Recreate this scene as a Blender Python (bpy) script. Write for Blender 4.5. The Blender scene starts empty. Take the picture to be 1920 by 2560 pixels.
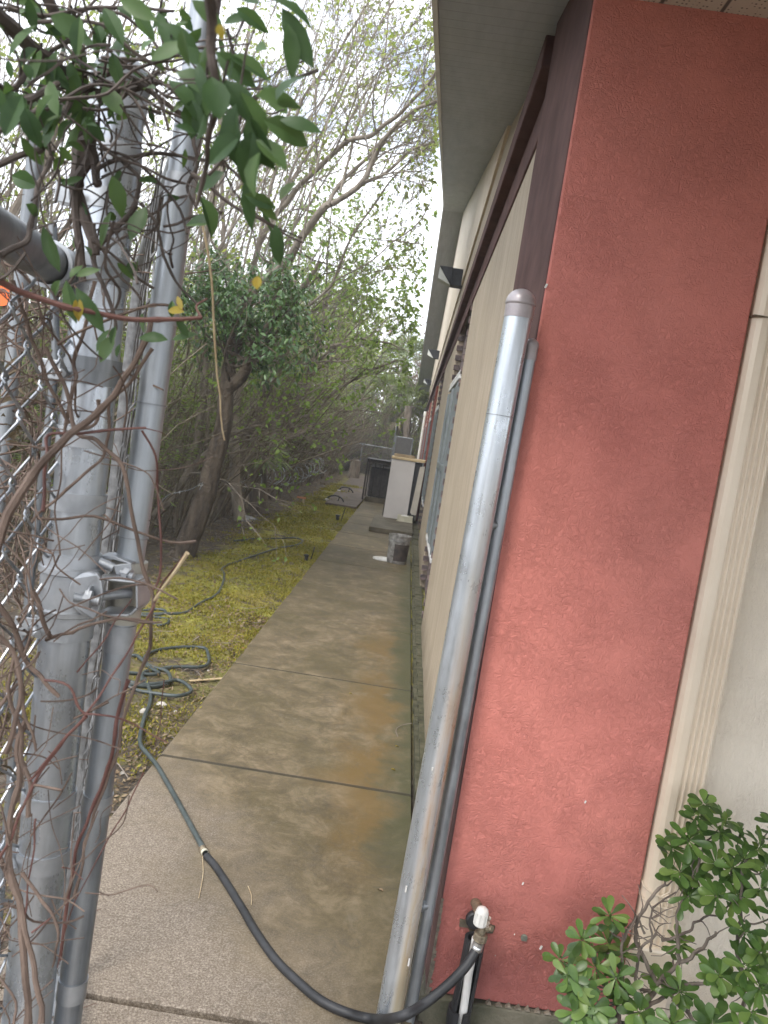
import bpy, math, random
from mathutils import Vector, Matrix, noise
sc = bpy.context.scene
COL = sc.collection
# ---------------------------------------------------------------- camera
FPX = 1980.0
YAW, PITCH, ROLL = (math.radians(a) for a in (-1.10, -5.25, 8.74))
EYE = Vector((0, 0, 1.6))
_f = Vector((math.sin(YAW)*math.cos(PITCH), math.cos(YAW)*math.cos(PITCH), math.sin(PITCH)))
_r0 = Vector((math.cos(YAW), -math.sin(YAW), 0)); _u0 = _r0.cross(_f)
_r = math.cos(ROLL)*_r0 + math.sin(ROLL)*_u0
_u = -math.sin(ROLL)*_r0 + math.cos(ROLL)*_u0
cam = bpy.data.objects.new("camera", bpy.data.cameras.new("camera")); COL.objects.link(cam)
cam.data.sensor_fit = 'VERTICAL'; cam.data.sensor_height = 36.0
cam.data.lens = FPX/2560*36.0
cam.data.clip_start = 0.02; cam.data.clip_end = 3000
cam.matrix_world = Matrix(((_r.x, _u.x, -_f.x, EYE.x), (_r.y, _u.y, -_f.y, EYE.y), (_r.z, _u.z, -_f.z, EYE.z), (0, 0, 0, 1)))
sc.camera = cam
cam.data.dof.use_dof = True; cam.data.dof.focus_distance = 2.3; cam.data.dof.aperture_fstop = 11.0
# ---------------------------------------------------------------- sky and sun
world = bpy.data.worlds.new("World"); sc.world = world; world.use_nodes = True
wn = world.node_tree; wn.nodes.clear()
SUN_EL, SUN_AZ = math.radians(50), math.radians(215)     # azimuth measured from +Y towards +X
def N(t, kind, **kw):
    n = t.nodes.new(kind)
    for k, v in kw.items():
        if k in n.inputs: n.inputs[k].default_value = v
        else: setattr(n, k, v)
    return n
sky = N(wn, 'ShaderNodeTexSky', sky_type='NISHITA', sun_disc=False, sun_elevation=SUN_EL, sun_rotation=SUN_AZ)
tc = N(wn, 'ShaderNodeTexCoord')
nz = N(wn, 'ShaderNodeTexNoise', Scale=3.2, Detail=7.0, Roughness=0.55)
mp = N(wn, 'ShaderNodeMapping'); mp.inputs['Scale'].default_value = (1, 1, 2.2)
mp.inputs['Location'].default_value = (0.3, 0.1, 0.0)
wn.links.new(tc.outputs['Generated'], mp.inputs[0]); wn.links.new(mp.outputs[0], nz.inputs[0])
cr = N(wn, 'ShaderNodeValToRGB')
cr.color_ramp.elements[0].position = 0.36; cr.color_ramp.elements[0].color = (0.12,)*3+(1,)
cr.color_ramp.elements[1].position = 0.50; cr.color_ramp.elements[1].color = (1, 1, 1, 1)
wn.links.new(nz.outputs['Fac'], cr.inputs[0])
mx = N(wn, 'ShaderNodeMix', data_type='RGBA'); 
wn.links.new(cr.outputs[0], mx.inputs[0]); wn.links.new(sky.outputs[0], mx.inputs[6])
mx.inputs[7].default_value = (9.3, 9.7, 10.4, 1)
bg = N(wn, 'ShaderNodeBackground', Strength=0.12)
wo = N(wn, 'ShaderNodeOutputWorld')
wn.links.new(mx.outputs[2], bg.inputs[0]); wn.links.new(bg.outputs[0], wo.inputs[0])
sun = bpy.data.objects.new("sun", bpy.data.lights.new("sun", 'SUN')); COL.objects.link(sun)
sun.data.energy = 1.2; sun.data.angle = math.radians(16); sun.data.color = (1, 0.95, 0.87)
sd = Vector((math.sin(SUN_AZ)*math.cos(SUN_EL), math.cos(SUN_AZ)*math.cos(SUN_EL), math.sin(SUN_EL)))
sun.rotation_euler = sd.to_track_quat('Z', 'Y').to_euler()
sc.view_settings.view_transform = 'Standard'; sc.view_settings.look = 'None'
sc.view_settings.exposure = 1.3; sc.view_settings.gamma = 1
sc.render.engine = 'CYCLES'
sc.cycles.max_bounces = 6; sc.cycles.diffuse_bounces = 4; sc.cycles.transparent_max_bounces = 8
R = random.Random(7)
# ---------------------------------------------------------------- measuring helpers: a pixel of the photo on a plane
def ray(px, py): return (px-960)*_r - (py-1280)*_u + FPX*_f
def at(px, py, **k):
    d = ray(px, py); (a, v), = k.items(); i = 'XYZ'.index(a)
    return EYE + d*((v-EYE[i])/d[i])
def W(y): return 0.30 + 0.006*y             # the long wall of the building
def atW(px, py, off=0.0):
    d = ray(px, py); t = (0.30+off)/(d.x-0.006*d.y); return EYE + d*t
# ---------------------------------------------------------------- mesh builder
class MB:
    def __init__(s): s.v = []; s.f = []; s.smooth = []
    def add(s, vs, fs, sm=False):
        n = len(s.v); s.v.extend(tuple(v) for v in vs)
        s.f.extend(tuple(i+n for i in f) for f in fs); s.smooth.extend([sm]*len(fs)); return s
    def box(s, a, b):
        (x0, y0, z0), (x1, y1, z1) = a, b
        return s.add([(x0,y0,z0),(x1,y0,z0),(x1,y1,z0),(x0,y1,z0),(x0,y0,z1),(x1,y0,z1),(x1,y1,z1),(x0,y1,z1)],
              [(0,3,2,1),(4,5,6,7),(0,1,5,4),(1,2,6,5),(2,3,7,6),(3,0,4,7)])
    def obox(s, c, ax, ay, az):   # centre and three half-axes
        c = Vector(c); vs = []
        for k in (-1, 1):
            for i, j in ((-1,-1),(1,-1),(1,1),(-1,1)): vs.append(c+i*ax+j*ay+k*az)
        return s.add(vs, [(0,3,2,1),(4,5,6,7),(0,1,5,4),(1,2,6,5),(2,3,7,6),(3,0,4,7)])
    def beam(s, p, q, w, h, up=Vector((0,0,1))):
        p = Vector(p); q = Vector(q); d = (q-p); L = d.length; d = d/L
        sx = d.cross(up).normalized(); uz = sx.cross(d)
        return s.obox((p+q)/2, d*L/2, sx*w/2, uz*h/2)
    def tube(s, pts, r, n=8, cap=True, sm=True):
        pts = [Vector(p) for p in pts]; m = len(pts)
        if not hasattr(r, '__len__'): r = [r]*m
        vs = []; prev = None
        for i in range(m):
            d = pts[min(i+1, m-1)]-pts[max(i-1, 0)]
            if d.length < 1e-9: d = Vector((0,0,1))
            d.normalize()
            if prev is None:
                a = d.cross(Vector((0,0,1)) if abs(d.z) < .9 else Vector((1,0,0))).normalized()
            else:
                a = prev - d*prev.dot(d)
                a = a.normalized() if a.length > 1e-6 else d.orthogonal().normalized()
            prev = a; b = d.cross(a)
            for k in range(n):
                t = 2*math.pi*k/n; vs.append(pts[i]+(a*math.cos(t)+b*math.sin(t))*r[i])
        fs = [(i*n+k, i*n+(k+1)%n, (i+1)*n+(k+1)%n, (i+1)*n+k) for i in range(m-1) for k in range(n)]
        s.add(vs, fs, sm)
        if cap:
            s.add([vs[k] for k in range(n)][::-1], [tuple(range(n))]); s.add([vs[(m-1)*n+k] for k in range(n)], [tuple(range(n))])
        return s
    def lathe(s, base, axis, prof, n=24, sm=True):   # prof: (distance along axis, radius)
        base = Vector(base); axis = Vector(axis).normalized(); a = axis.orthogonal().normalized(); b = axis.cross(a)
        vs = []
        for h, r in prof:
            for k in range(n):
                t = 2*math.pi*k/n; vs.append(base+axis*h+(a*math.cos(t)+b*math.sin(t))*r)
        fs = [(i*n+k, i*n+(k+1)%n, (i+1)*n+(k+1)%n, (i+1)*n+k) for i in range(len(prof)-1) for k in range(n)]
        return s.add(vs, fs, sm)
    def prism(s, poly, off):     # poly: list of points, off: vector
        poly = [Vector(p) for p in poly]; n = len(poly); off = Vector(off)
        return s.add(poly+[p+off for p in poly], [tuple(range(n))[::-1], tuple(range(n, 2*n))]+[(i, (i+1)%n, n+(i+1)%n, n+i) for i in range(n)])
    def leaf(s, p, d, nrm, L, w, fold=.25, curl=.15):
        d = d.normalized(); x = d.cross(nrm)
        if x.length < 1e-5: x = d.orthogonal()
        x.normalize(); z = x.cross(d)
        vs = []
        for t, ww in ((0, .04), (.22, .72), (.5, 1.0), (.78, .68), (1, .02)):
            c = p + d*L*t - z*(curl*L*t*t)
            vs += [c - x*w*.5*ww + z*fold*w*.5*ww, c, c + x*w*.5*ww + z*fold*w*.5*ww]
        fs = []
        for i in range(4):
            a = i*3; fs += [(a, a+1, a+4, a+3), (a+1, a+2, a+5, a+4)]
        return s.add(vs, fs, True)
    def sleaf(s, p, d, nrm, L, w):  # small far leaf: one folded diamond
        x = d.cross(nrm)
        if x.length < 1e-5: x = d.orthogonal()
        x = x.normalized()*w*.5; m = p+d*L*.45
        return s.add([p, m+x, p+d*L, m-x], [(0, 1, 2, 3)], False)
    def build(s, name, mat, parent=None, bevel=0):
        me = bpy.data.meshes.new(name); me.from_pydata(s.v, [], s.f)
        me.polygons.foreach_set('use_smooth', s.smooth); me.update()
        if any(s.smooth) and len(s.f) < 30000: me.set_sharp_from_angle(angle=math.radians(38))
        o = bpy.data.objects.new(name, me); COL.objects.link(o); me.materials.append(mat)
        if parent is not None: o.parent = parent
        if bevel:
            m = o.modifiers.new('bevel', 'BEVEL'); m.width = bevel; m.segments = 2; m.limit_method = 'ANGLE'
        return o
def tag(o, label=None, cat=None, group=None, kind=None):
    if label: o['label'] = label
    if cat: o['category'] = cat
    if group: o['group'] = group
    if kind: o['kind'] = kind
    return o
def empty(name, loc, label, cat, group=None):
    o = bpy.data.objects.new(name, None); COL.objects.link(o); o.empty_display_size = .1
    o.location = (0, 0, 0)      # parts are built in world coordinates; the Empty is moved to its base at the very end
    o['_x'], o['_y'], o['_z'] = loc[0], loc[1], loc[2]
    return tag(o, label, cat, group)
def smooth_path(pts, k=6):
    pts = [Vector(p) for p in pts]; out = []
    for i in range(len(pts)-1):
        p0 = pts[max(i-1, 0)]; p1 = pts[i]; p2 = pts[i+1]; p3 = pts[min(i+2, len(pts)-1)]
        for j in range(k):
            t = j/k
            out.append(.5*((2*p1)+(p2-p0)*t+(2*p0-5*p1+4*p2-p3)*t*t+(3*p1-p0-3*p2+p3)*t**3))
    out.append(pts[-1]); return out
def lerp(a, b, t): return a+(b-a)*t
def rv(s=1.0): return Vector((R.uniform(-1,1), R.uniform(-1,1), R.uniform(-1,1)))*s
# ---------------------------------------------------------------- materials
def newmat(name):
    m = bpy.data.materials.new(name); m.use_nodes = True; t = m.node_tree
    b = t.nodes['Principled BSDF']; c = N(t, 'ShaderNodeTexCoord'); return m, t, b, c.outputs['Object']
def ramp(t, src, stops):
    r = N(t, 'ShaderNodeValToRGB'); e = r.color_ramp.elements
    while len(e) < len(stops): e.new(.5)
    for k, (p, c) in enumerate(stops):
        e[k].position = p; e[k].color = tuple(c)+((1,) if len(c) == 3 else ())
    t.links.new(src, r.inputs[0]); return r.outputs[0]
def noi(t, co, scale, detail=6, rough=.6, sc3=None, dist=0):
    if sc3:
        m = N(t, 'ShaderNodeMapping'); m.inputs['Scale'].default_value = sc3; t.links.new(co, m.inputs[0]); co = m.outputs[0]
    n = N(t, 'ShaderNodeTexNoise', Scale=scale, Detail=float(detail), Roughness=rough, Distortion=float(dist)); t.links.new(co, n.inputs[0]); return n.outputs['Fac']
def mixc(t, f, a, b, mode='MIX'):
    m = N(t, 'ShaderNodeMix', data_type='RGBA', blend_type=mode)
    for i, v in ((0, f), (6, a), (7, b)):
        if isinstance(v, (int, float)): m.inputs[i].default_value = v
        elif isinstance(v, tuple): m.inputs[i].default_value = v+((1,) if len(v) == 3 else ())
        else: t.links.new(v, m.inputs[i])
    return m.outputs[2]
def math_(t, op, a, b=0.5, clamp=False):
    m = N(t, 'ShaderNodeMath', operation=op); m.use_clamp = clamp
    for i, v in ((0, a), (1, b)):
        if isinstance(v, (int, float)): m.inputs[i].default_value = v
        else: t.links.new(v, m.inputs[i])
    return m.outputs[0]
def mapr(t, v, a, b, c=0., d=1.):
    m = N(t, 'ShaderNodeMapRange'); m.clamp = True; t.links.new(v, m.inputs[0])
    for i, x in ((1, a), (2, b), (3, c), (4, d)): m.inputs[i].default_value = x
    return m.outputs[0]
def bump(t, b, h, strength=.5, dist=.01, prev=None):
    n = N(t, 'ShaderNodeBump', Strength=strength, Distance=dist); t.links.new(h, n.inputs['Height'])
    if prev is not None: t.links.new(prev, n.inputs['Normal'])
    t.links.new(n.outputs[0], b.inputs['Normal']); return n.outputs[0]
def simple(name, c1, c2, scale=8, rough=.6, metal=0., bstr=.2, bscale=60, bdist=.003, sc3=None, lo=.35, hi=.65):
    m, t, b, co = newmat(name)
    t.links.new(ramp(t, noi(t, co, scale, 6, .6, sc3), [(lo, c1), (hi, c2)]), b.inputs['Base Color'])
    b.inputs['Roughness'].default_value = rough; b.inputs['Metallic'].default_value = metal
    if bstr: bump(t, b, noi(t, co, bscale, 4), bstr, bdist)
    return m
M = {}
P0x, P1x, P1z = .186, .2215, 2.0
def galv(name, c1, c2, rough=.34, rust=0.0):
    m, t, b, co = newmat(name)
    s = noi(t, co, 30, 5, .65, (1, 1, .05)); s2 = noi(t, co, 26, 6, .7, (1, 1, .5))
    base = ramp(t, math_(t, 'ADD', math_(t, 'MULTIPLY', s, .7), math_(t, 'MULTIPLY', s2, .3)), [(.34, c1), (.66, c2)])
    g = N(t, 'ShaderNodeNewGeometry').outputs['Position']
    spots = mapr(t, noi(t, co, 95, 3, .6), .68, .74)
    base = mixc(t, math_(t, 'MULTIPLY', spots, .07), base, (.16, .15, .14))
    if rust:
        sep = N(t, 'ShaderNodeSeparateXYZ'); t.links.new(g, sep.inputs[0])
        low = mapr(t, sep.outputs['Z'], 1.65, .75)
        side = mapr(t, math_(t, 'SUBTRACT', sep.outputs['X'], math_(t, 'MULTIPLY', sep.outputs['Z'], (P1x-P0x)/P1z)), P0x-.010, P0x+.010)
        st = mapr(t, noi(t, co, 16, 6, .7, (1, 1, .10)), .30, .52)
        f = math_(t, 'MULTIPLY', math_(t, 'MULTIPLY', low, side), st)
        base = mixc(t, math_(t, 'MULTIPLY', f, rust), base, ramp(t, noi(t, co, 12, 5, .6, (1, 1, .15)), [(.35, (.42, .36, .24)), (.6, (.36, .20, .08))]))
        t.links.new(mapr(t, f, 0, .6, .75, .0), b.inputs['Metallic'])
    else: b.inputs['Metallic'].default_value = .70
    t.links.new(base, b.inputs['Base Color'])
    t.links.new(mapr(t, s2, .3, .7, rough-.06, rough+.16), b.inputs['Roughness'])
    bump(t, b, s, .12, .002); return m
M['galv'] = galv('galvanised_steel', (.28, .30, .325), (.60, .63, .67), .26)
M['galv_old'] = galv('galvanised_steel_dull', (.16, .17, .18), (.36, .375, .39), .42)
M['galv_mid'] = galv('galvanised_steel_mid', (.20, .215, .235), (.46, .49, .52), .38)
M['galv_rust'] = galv('galvanised_steel_rusty', (.38, .405, .43), (.62, .66, .70), .26, .9)
M['cast'] = simple('cast_zinc_fitting', (.34, .355, .375), (.52, .535, .555), 18, .5, .75, .3, 160, .001)
M['wire'] = simple('galvanised_wire', (.20, .215, .23), (.42, .44, .47), 40, .4, .8, 0)
M['wire_dark'] = simple('shaded_gate_wire', (.10, .10, .10), (.22, .22, .22), 40, .6, .3, 0)  # dark tone stands for shade on the open gate's far metal
M['cap'] = simple('painted_cap', (.30, .265, .27), (.42, .38, .385), 14, .38, .35, .1, 90, .001)
def stucco(name, c1, c2, dirt, dirtz=None, streak=False, sc3=None, bs=1.0):
    m, t, b, co = newmat(name)
    big = noi(t, co, 1.6, 6, .6); fine = noi(t, co, 34, 5, .65, sc3, 1.2)
    base = mixc(t, math_(t, 'MULTIPLY', mapr(t, noi(t, co, 2.2, 7, .72), .42, .68), .11), ramp(t, big, [(.3, c1), (.7, c2)]), tuple(x*.6+.02 for x in c1))
    base = mixc(t, math_(t, 'MULTIPLY', mapr(t, fine, .35, .65), .10), base, tuple(x*.72 for x in c1))
    if streak:
        st = mapr(t, noi(t, co, 5.5, 7, .72, (1, 3.2, .16)), .45, .74)
        base = mixc(t, math_(t, 'MULTIPLY', st, .6), base, dirt)
        st2 = mapr(t, noi(t, co, 30, 5, .7, (1, 2.2, .10)), .55, .78)
        base = mixc(t, math_(t, 'MULTIPLY', st2, .5), base, tuple(x*.7 for x in dirt))
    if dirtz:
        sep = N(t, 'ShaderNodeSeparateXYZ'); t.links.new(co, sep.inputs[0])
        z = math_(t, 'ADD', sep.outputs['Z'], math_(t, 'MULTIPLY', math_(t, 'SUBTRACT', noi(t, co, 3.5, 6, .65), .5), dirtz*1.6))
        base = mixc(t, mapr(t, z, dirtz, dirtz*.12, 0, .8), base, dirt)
    t.links.new(base, b.inputs['Base Color']); b.inputs['Roughness'].default_value = .78
    # trowelled worm texture: ridges where a distorted noise crosses its middle
    w = noi(t, co, 62, 4, .65, sc3, 1.1)
    ridge = math_(t, 'SUBTRACT', 1.0, math_(t, 'MULTIPLY', math_(t, 'ABSOLUTE', math_(t, 'SUBTRACT', w, .5)), 7.0), True)
    n1 = bump(t, b, math_(t, 'MULTIPLY', ridge, mapr(t, noi(t, co, 6, 5, .6), .32, .62, .25, 1)), bs*.8, .0032)
    bump(t, b, noi(t, co, 120, 4, .6, sc3), .35*bs, .002, n1)
    return m
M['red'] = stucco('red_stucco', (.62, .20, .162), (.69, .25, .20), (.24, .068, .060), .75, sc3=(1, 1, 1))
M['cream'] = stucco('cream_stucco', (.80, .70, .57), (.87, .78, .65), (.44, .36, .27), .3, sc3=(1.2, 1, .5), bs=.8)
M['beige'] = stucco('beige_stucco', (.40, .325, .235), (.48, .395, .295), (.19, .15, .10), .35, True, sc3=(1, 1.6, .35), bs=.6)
M['brown'] = simple('brown_trim_paint', (.078, .044, .040), (.125, .072, .064), 5, .55, 0, .3, 60, .002)
M['redtrim'] = simple('red_brown_trim_paint', (.16, .05, .042), (.24, .085, .07), 5, .55, 0, .3, 60, .002)
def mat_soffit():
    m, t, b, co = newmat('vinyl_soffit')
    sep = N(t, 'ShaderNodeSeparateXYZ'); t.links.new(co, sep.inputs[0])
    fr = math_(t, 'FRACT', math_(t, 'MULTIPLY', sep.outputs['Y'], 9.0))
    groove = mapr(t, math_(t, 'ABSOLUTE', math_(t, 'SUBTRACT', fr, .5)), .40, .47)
    base = ramp(t, noi(t, co, 4, 7, .7, (3, .3, 1)), [(.35, (.27, .285, .305)), (.7, (.37, .385, .405))])  # bluish cast of lens flare mixed into the soffit colour
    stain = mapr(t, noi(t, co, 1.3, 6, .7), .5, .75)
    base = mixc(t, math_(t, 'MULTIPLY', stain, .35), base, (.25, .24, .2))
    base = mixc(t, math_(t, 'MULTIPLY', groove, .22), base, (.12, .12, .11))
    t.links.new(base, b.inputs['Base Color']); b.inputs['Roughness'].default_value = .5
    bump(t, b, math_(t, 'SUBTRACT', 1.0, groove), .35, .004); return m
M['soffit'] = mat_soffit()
def mat_perf():
    m, t, b, co = newmat('perforated_soffit')
    sep = N(t, 'ShaderNodeSeparateXYZ'); t.links.new(co, sep.inputs[0])
    fr = math_(t, 'FRACT', math_(t, 'MULTIPLY', sep.outputs['X'], 6.5))
    g = mapr(t, math_(t, 'ABSOLUTE', math_(t, 'SUBTRACT', fr, .5)), .455, .48)
    vo = N(t, 'ShaderNodeTexVoronoi', Scale=75.0); vo.inputs['Randomness'].default_value = .35; t.links.new(co, vo.inputs[0])
    hole = mapr(t, vo.outputs['Distance'], .26, .2)
    c = mixc(t, g, (.62, .58, .50), (.1, .09, .08)); c = mixc(t, math_(t, 'MULTIPLY', hole, .85), c, (.1, .085, .07))
    t.links.new(c, b.inputs['Base Color']); b.inputs['Roughness'].default_value = .55; return m
M['perf'] = mat_perf()
M['fascia'] = simple('fascia_paint', (.50, .48, .44), (.62, .60, .56), 3, .45, 0, 0)
M['roof'] = simple('asphalt_shingle', (.07, .06, .055), (.12, .105, .095), 20, .9, 0, .6, 80, .004)
def mat_path():
    m, t, b, co = newmat('weathered_concrete')
    sep = N(t, 'ShaderNodeSeparateXYZ'); t.links.new(co, sep.inputs[0]); X, Y = sep.outputs['X'], sep.outputs['Y']
    big = noi(t, co, 1.1, 7, .62); mid = noi(t, co, 6, 10, .8, None, .5); fine = noi(t, co, 150, 8, .85)
    base = ramp(t, mid, [(.36, (.080, .060, .031)), (.5, (.145, .110, .060)), (.64, (.245, .19, .118))])
    # clean pinkish-grey scoured concrete close by, algae-brown further on
    yy = math_(t, 'ADD', math_(t, 'ADD', Y, math_(t, 'MULTIPLY', math_(t, 'ADD', X, .35), 1.5)), math_(t, 'MULTIPLY', math_(t, 'SUBTRACT', noi(t, co, 1.5, 5, .6), .5), 2.2))
    clean = mapr(t, yy, 3.1, 2.0)
    cl = ramp(t, math_(t, 'ADD', math_(t, 'MULTIPLY', fine, .78), math_(t, 'MULTIPLY', noi(t, co, 38, 8, .8), .22)), [(.41, (.095, .072, .050)), (.5, (.215, .172, .130)), (.585, (.42, .36, .29))])
    base = mixc(t, clean, base, cl)
    al = math_(t, 'MULTIPLY', mapr(t, noi(t, co, 1.8, 7, .7, (1, .7, 1)), .40, .62), mapr(t, yy, 2.2, 3.4))
    base = mixc(t, math_(t, 'MULTIPLY', al, .6), base, (.075, .060, .020))
    # orange rust and green moss stain running along the wall side
    xs = math_(t, 'ADD', X, math_(t, 'MULTIPLY', math_(t, 'SUBTRACT', noi(t, co, 2.6, 6, .65), .5), .55))
    rs = math_(t, 'MULTIPLY', math_(t, 'MULTIPLY', mapr(t, xs, -.22, .0), mapr(t, xs, .2, .1)), mapr(t, noi(t, co, 1.7, 6, .65, (1, .6, 1)), .36, .52))
    rs = math_(t, 'MULTIPLY', rs, math_(t, 'MULTIPLY', mapr(t, Y, 2.6, 3.2), mapr(t, Y, 7.2, 5.6)))
    base = mixc(t, math_(t, 'MULTIPLY', rs, .72), base, (.150, .088, .018))
    gs = math_(t, 'MULTIPLY', mapr(t, xs, .08, .24), mapr(t, Y, 2.3, 3.2))
    base = mixc(t, math_(t, 'MULTIPLY', gs, .75), base, (.048, .052, .016))
    sp = mapr(t, fine, .585, .65)
    base = mixc(t, math_(t, 'MULTIPLY', sp, .3), base, (.36, .31, .25))
    dk = mapr(t, noi(t, co, 120, 3, .6), .66, .72)
    base = mixc(t, math_(t, 'MULTIPLY', dk, .5), base, (.04, .034, .025))
    patch = mapr(t, noi(t, co, 3.2, 9, .8, None, .6), .585, .66)
    base = mixc(t, math_(t, 'MULTIPLY', patch, .28), base, (.24, .205, .155))
    # a hairline crack wandering across
    ck = noi(t, co, .9, 5, .6, None, .4)
    ckf = mapr(t, math_(t, 'ABSOLUTE', math_(t, 'SUBTRACT', ck, .52)), .0035, .0005)
    base = mixc(t, math_(t, 'MULTIPLY', ckf, .25), base, (.08, .07, .05))
    jf = math_(t, 'ABSOLUTE', math_(t, 'SUBTRACT', math_(t, 'FRACT', math_(t, 'ADD', math_(t, 'DIVIDE', math_(t, 'SUBTRACT', Y, .46), 1.535), .5)), .5))
    jw = math_(t, 'ADD', jf, math_(t, 'MULTIPLY', math_(t, 'SUBTRACT', noi(t, co, 30, 4), .5), .004))
    base = mixc(t, mapr(t, jw, .0045, .0024, 0, .8), base, (.03, .025, .014))
    t.links.new(base, b.inputs['Base Color'])
    t.links.new(mapr(t, mid, .3, .7, .62, .85), b.inputs['Roughness'])
    n1 = bump(t, b, fine, .45, .004); bump(t, b, mid, .25, .01, n1); return m
M['path'] = mat_path()
M['conc'] = simple('mossy_concrete', (.055, .055, .032), (.14, .125, .09), 6, .9, 0, .7, 45, .008)
M['conc_step'] = simple('damp_concrete', (.085, .072, .045), (.165, .138, .098), 4, .85, 0, .5, 60, .005)
M['conc_pad'] = simple('brown_concrete', (.10, .074, .055), (.155, .12, .095), 3, .85, 0, .4, 60, .004)
def mat_ledge():
    m, t, b, co = newmat('green_foundation_concrete')
    n = noi(t, co, 14, 7, .7); base = ramp(t, n, [(.3, (.025, .024, .012)), (.5, (.066, .062, .030)), (.72, (.14, .125, .08))])
    t.links.new(base, b.inputs['Base Color']); b.inputs['Roughness'].default_value = .95; bump(t, b, noi(t, co, 40, 6, .7), 1, .012); return m
M['ledge'] = mat_ledge()
def mat_ground():
    m, t, b, co = newmat('mossy_soil')
    sep = N(t, 'ShaderNodeSeparateXYZ'); t.links.new(co, sep.inputs[0]); X, Y = sep.outputs['X'], sep.outputs['Y']
    soil = ramp(t, noi(t, co, 18, 8, .75), [(.3, (.035, .027, .02)), (.5, (.085, .066, .048)), (.72, (.20, .165, .125))])
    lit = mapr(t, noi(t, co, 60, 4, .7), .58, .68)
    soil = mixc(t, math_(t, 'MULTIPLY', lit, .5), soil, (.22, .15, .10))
    moss = ramp(t, noi(t, co, 9, 8, .75), [(.28, (.06, .066, .014)), (.42, (.19, .19, .028)), (.60, (.34, .32, .05)), (.8, (.42, .35, .08))])
    tint = mapr(t, noi(t, co, 1.4, 5, .6), .45, .62)
    moss = mixc(t, math_(t, 'MULTIPLY', tint, .5), moss, (.27, .175, .045))
    xn = math_(t, 'ADD', X, math_(t, 'MULTIPLY', math_(t, 'SUBTRACT', noi(t, co, 1.3, 6, .7), .5), 1.1))
    k = math_(t, 'MULTIPLY', mapr(t, xn, -2.2, -1.98), mapr(t, Y, 3.6, 5.6))
    k = math_(t, 'MULTIPLY', k, mapr(t, Y, 34, 24))
    hole = mapr(t, noi(t, co, 3.4, 7, .7), .40, .50)
    k2 = math_(t, 'MULTIPLY', k, hole)
    near = math_(t, 'MULTIPLY', mapr(t, noi(t, co, 5, 7, .7), .52, .62), .6)
    f = math_(t, 'MAXIMUM', k2, math_(t, 'MULTIPLY', near, mapr(t, X, -2.8, -2.2)))
    t.links.new(mixc(t, f, soil, moss), b.inputs['Base Color']); b.inputs['Roughness'].default_value = .95
    n1 = bump(t, b, noi(t, co, 45, 6, .75), .9, .02); bump(t, b, noi(t, co, 9, 5, .6), .5, .03, n1); return m
M['ground'] = mat_ground()
def leafmat(name, cols, trans=.35, rough=.5, spec=.3):
    m, t, b, co = newmat(name); g = N(t, 'ShaderNodeNewGeometry')
    st = [(i/(max(1, len(cols)-1)), c) for i, c in enumerate(cols)]
    c = ramp(t, g.outputs['Random Per Island'], st)
    c = mixc(t, .25, c, ramp(t, noi(t, co, 25, 4), [(.3, (.02, .03, .01)), (.7, tuple(min(1, 1.25*x) for x in cols[-1]))]))
    t.links.new(c, b.inputs['Base Color']); b.inputs['Roughness'].default_value = rough
    b.inputs['Specular IOR Level'].default_value = spec
    tr = N(t, 'ShaderNodeBsdfTranslucent'); t.links.new(mixc(t, 1.0, c, (1.0, 1.0, .55), 'MULTIPLY'), tr.inputs[0])
    ms = N(t, 'ShaderNodeMixShader'); ms.inputs[0].default_value = trans
    out = t.nodes['Material Output']
    t.links.new(b.outputs[0], ms.inputs[1]); t.links.new(tr.outputs[0], ms.inputs[2]); t.links.new(ms.outputs[0], out.inputs[0]); return m
M['leaf_spring'] = leafmat('spring_leaf', [(.20, .27, .06), (.32, .39, .11), (.42, .47, .18)], .55)
M['leaf_bush'] = leafmat('bushy_leaf', [(.13, .21, .05), (.23, .35, .08), (.34, .45, .14)], .55)
M['leaf_dark'] = leafmat('evergreen_leaf', [(.035, .08, .028), (.065, .135, .042), (.12, .21, .06)], .25, .3, .5)
M['leaf_vine'] = leafmat('vine_leaf', [(.04, .085, .04), (.07, .13, .055), (.12, .20, .07)], .4, .42)
M['leaf_yellow'] = leafmat('yellowing_leaf', [(.45, .30, .04), (.38, .32, .06)], .4, .5)
M['leaf_pitto'] = leafmat('shrub_leaf', [(.03, .075, .02), (.06, .13, .03), (.10, .20, .045), (.20, .29, .07)], .3, .33, .4)
M['leaf_red'] = leafmat('reddish_bud', [(.20, .09, .08), (.27, .15, .12), (.22, .19, .12)], .4)
M['leaf_dry'] = leafmat('dry_leaf', [(.10, .065, .035), (.20, .13, .075), (.33, .25, .16)], .15, .8)
M['litter_dark'] = leafmat('withered_leaf', [(.05, .035, .02), (.11, .08, .05), (.19, .15, .10)], .1, .85)
M['leaf_palm'] = leafmat('palm_leaf', [(.13, .19, .06), (.22, .28, .10), (.32, .36, .15)], .35, .45)
M['leaf_far'] = leafmat('woodland_leaf', [(.13, .16, .06), (.22, .27, .09), (.26, .22, .13), (.32, .37, .14)], .5)
M['bark'] = simple('grey_brown_bark', (.11, .088, .066), (.27, .225, .18), 9, .9, 0, .9, 40, .012, (1, 1, .3))
M['bark_pale'] = simple('pale_bark', (.18, .15, .12), (.36, .31, .26), 9, .9, 0, .7, 40, .01, (1, 1, .3))
M['twig'] = simple('twig_bark', (.15, .12, .10), (.32, .27, .23), 9, .9, 0, 0)
M['vine_stem'] = simple('vine_bark', (.075, .048, .036), (.19, .135, .105), 24, .85, 0, .7, 150, .002, (1, 1, .3))
M['vine_grey'] = simple('grey_vine_bark', (.09, .07, .055), (.22, .18, .145), 24, .85, 0, .7, 150, .002, (1, 1, .3))
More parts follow.
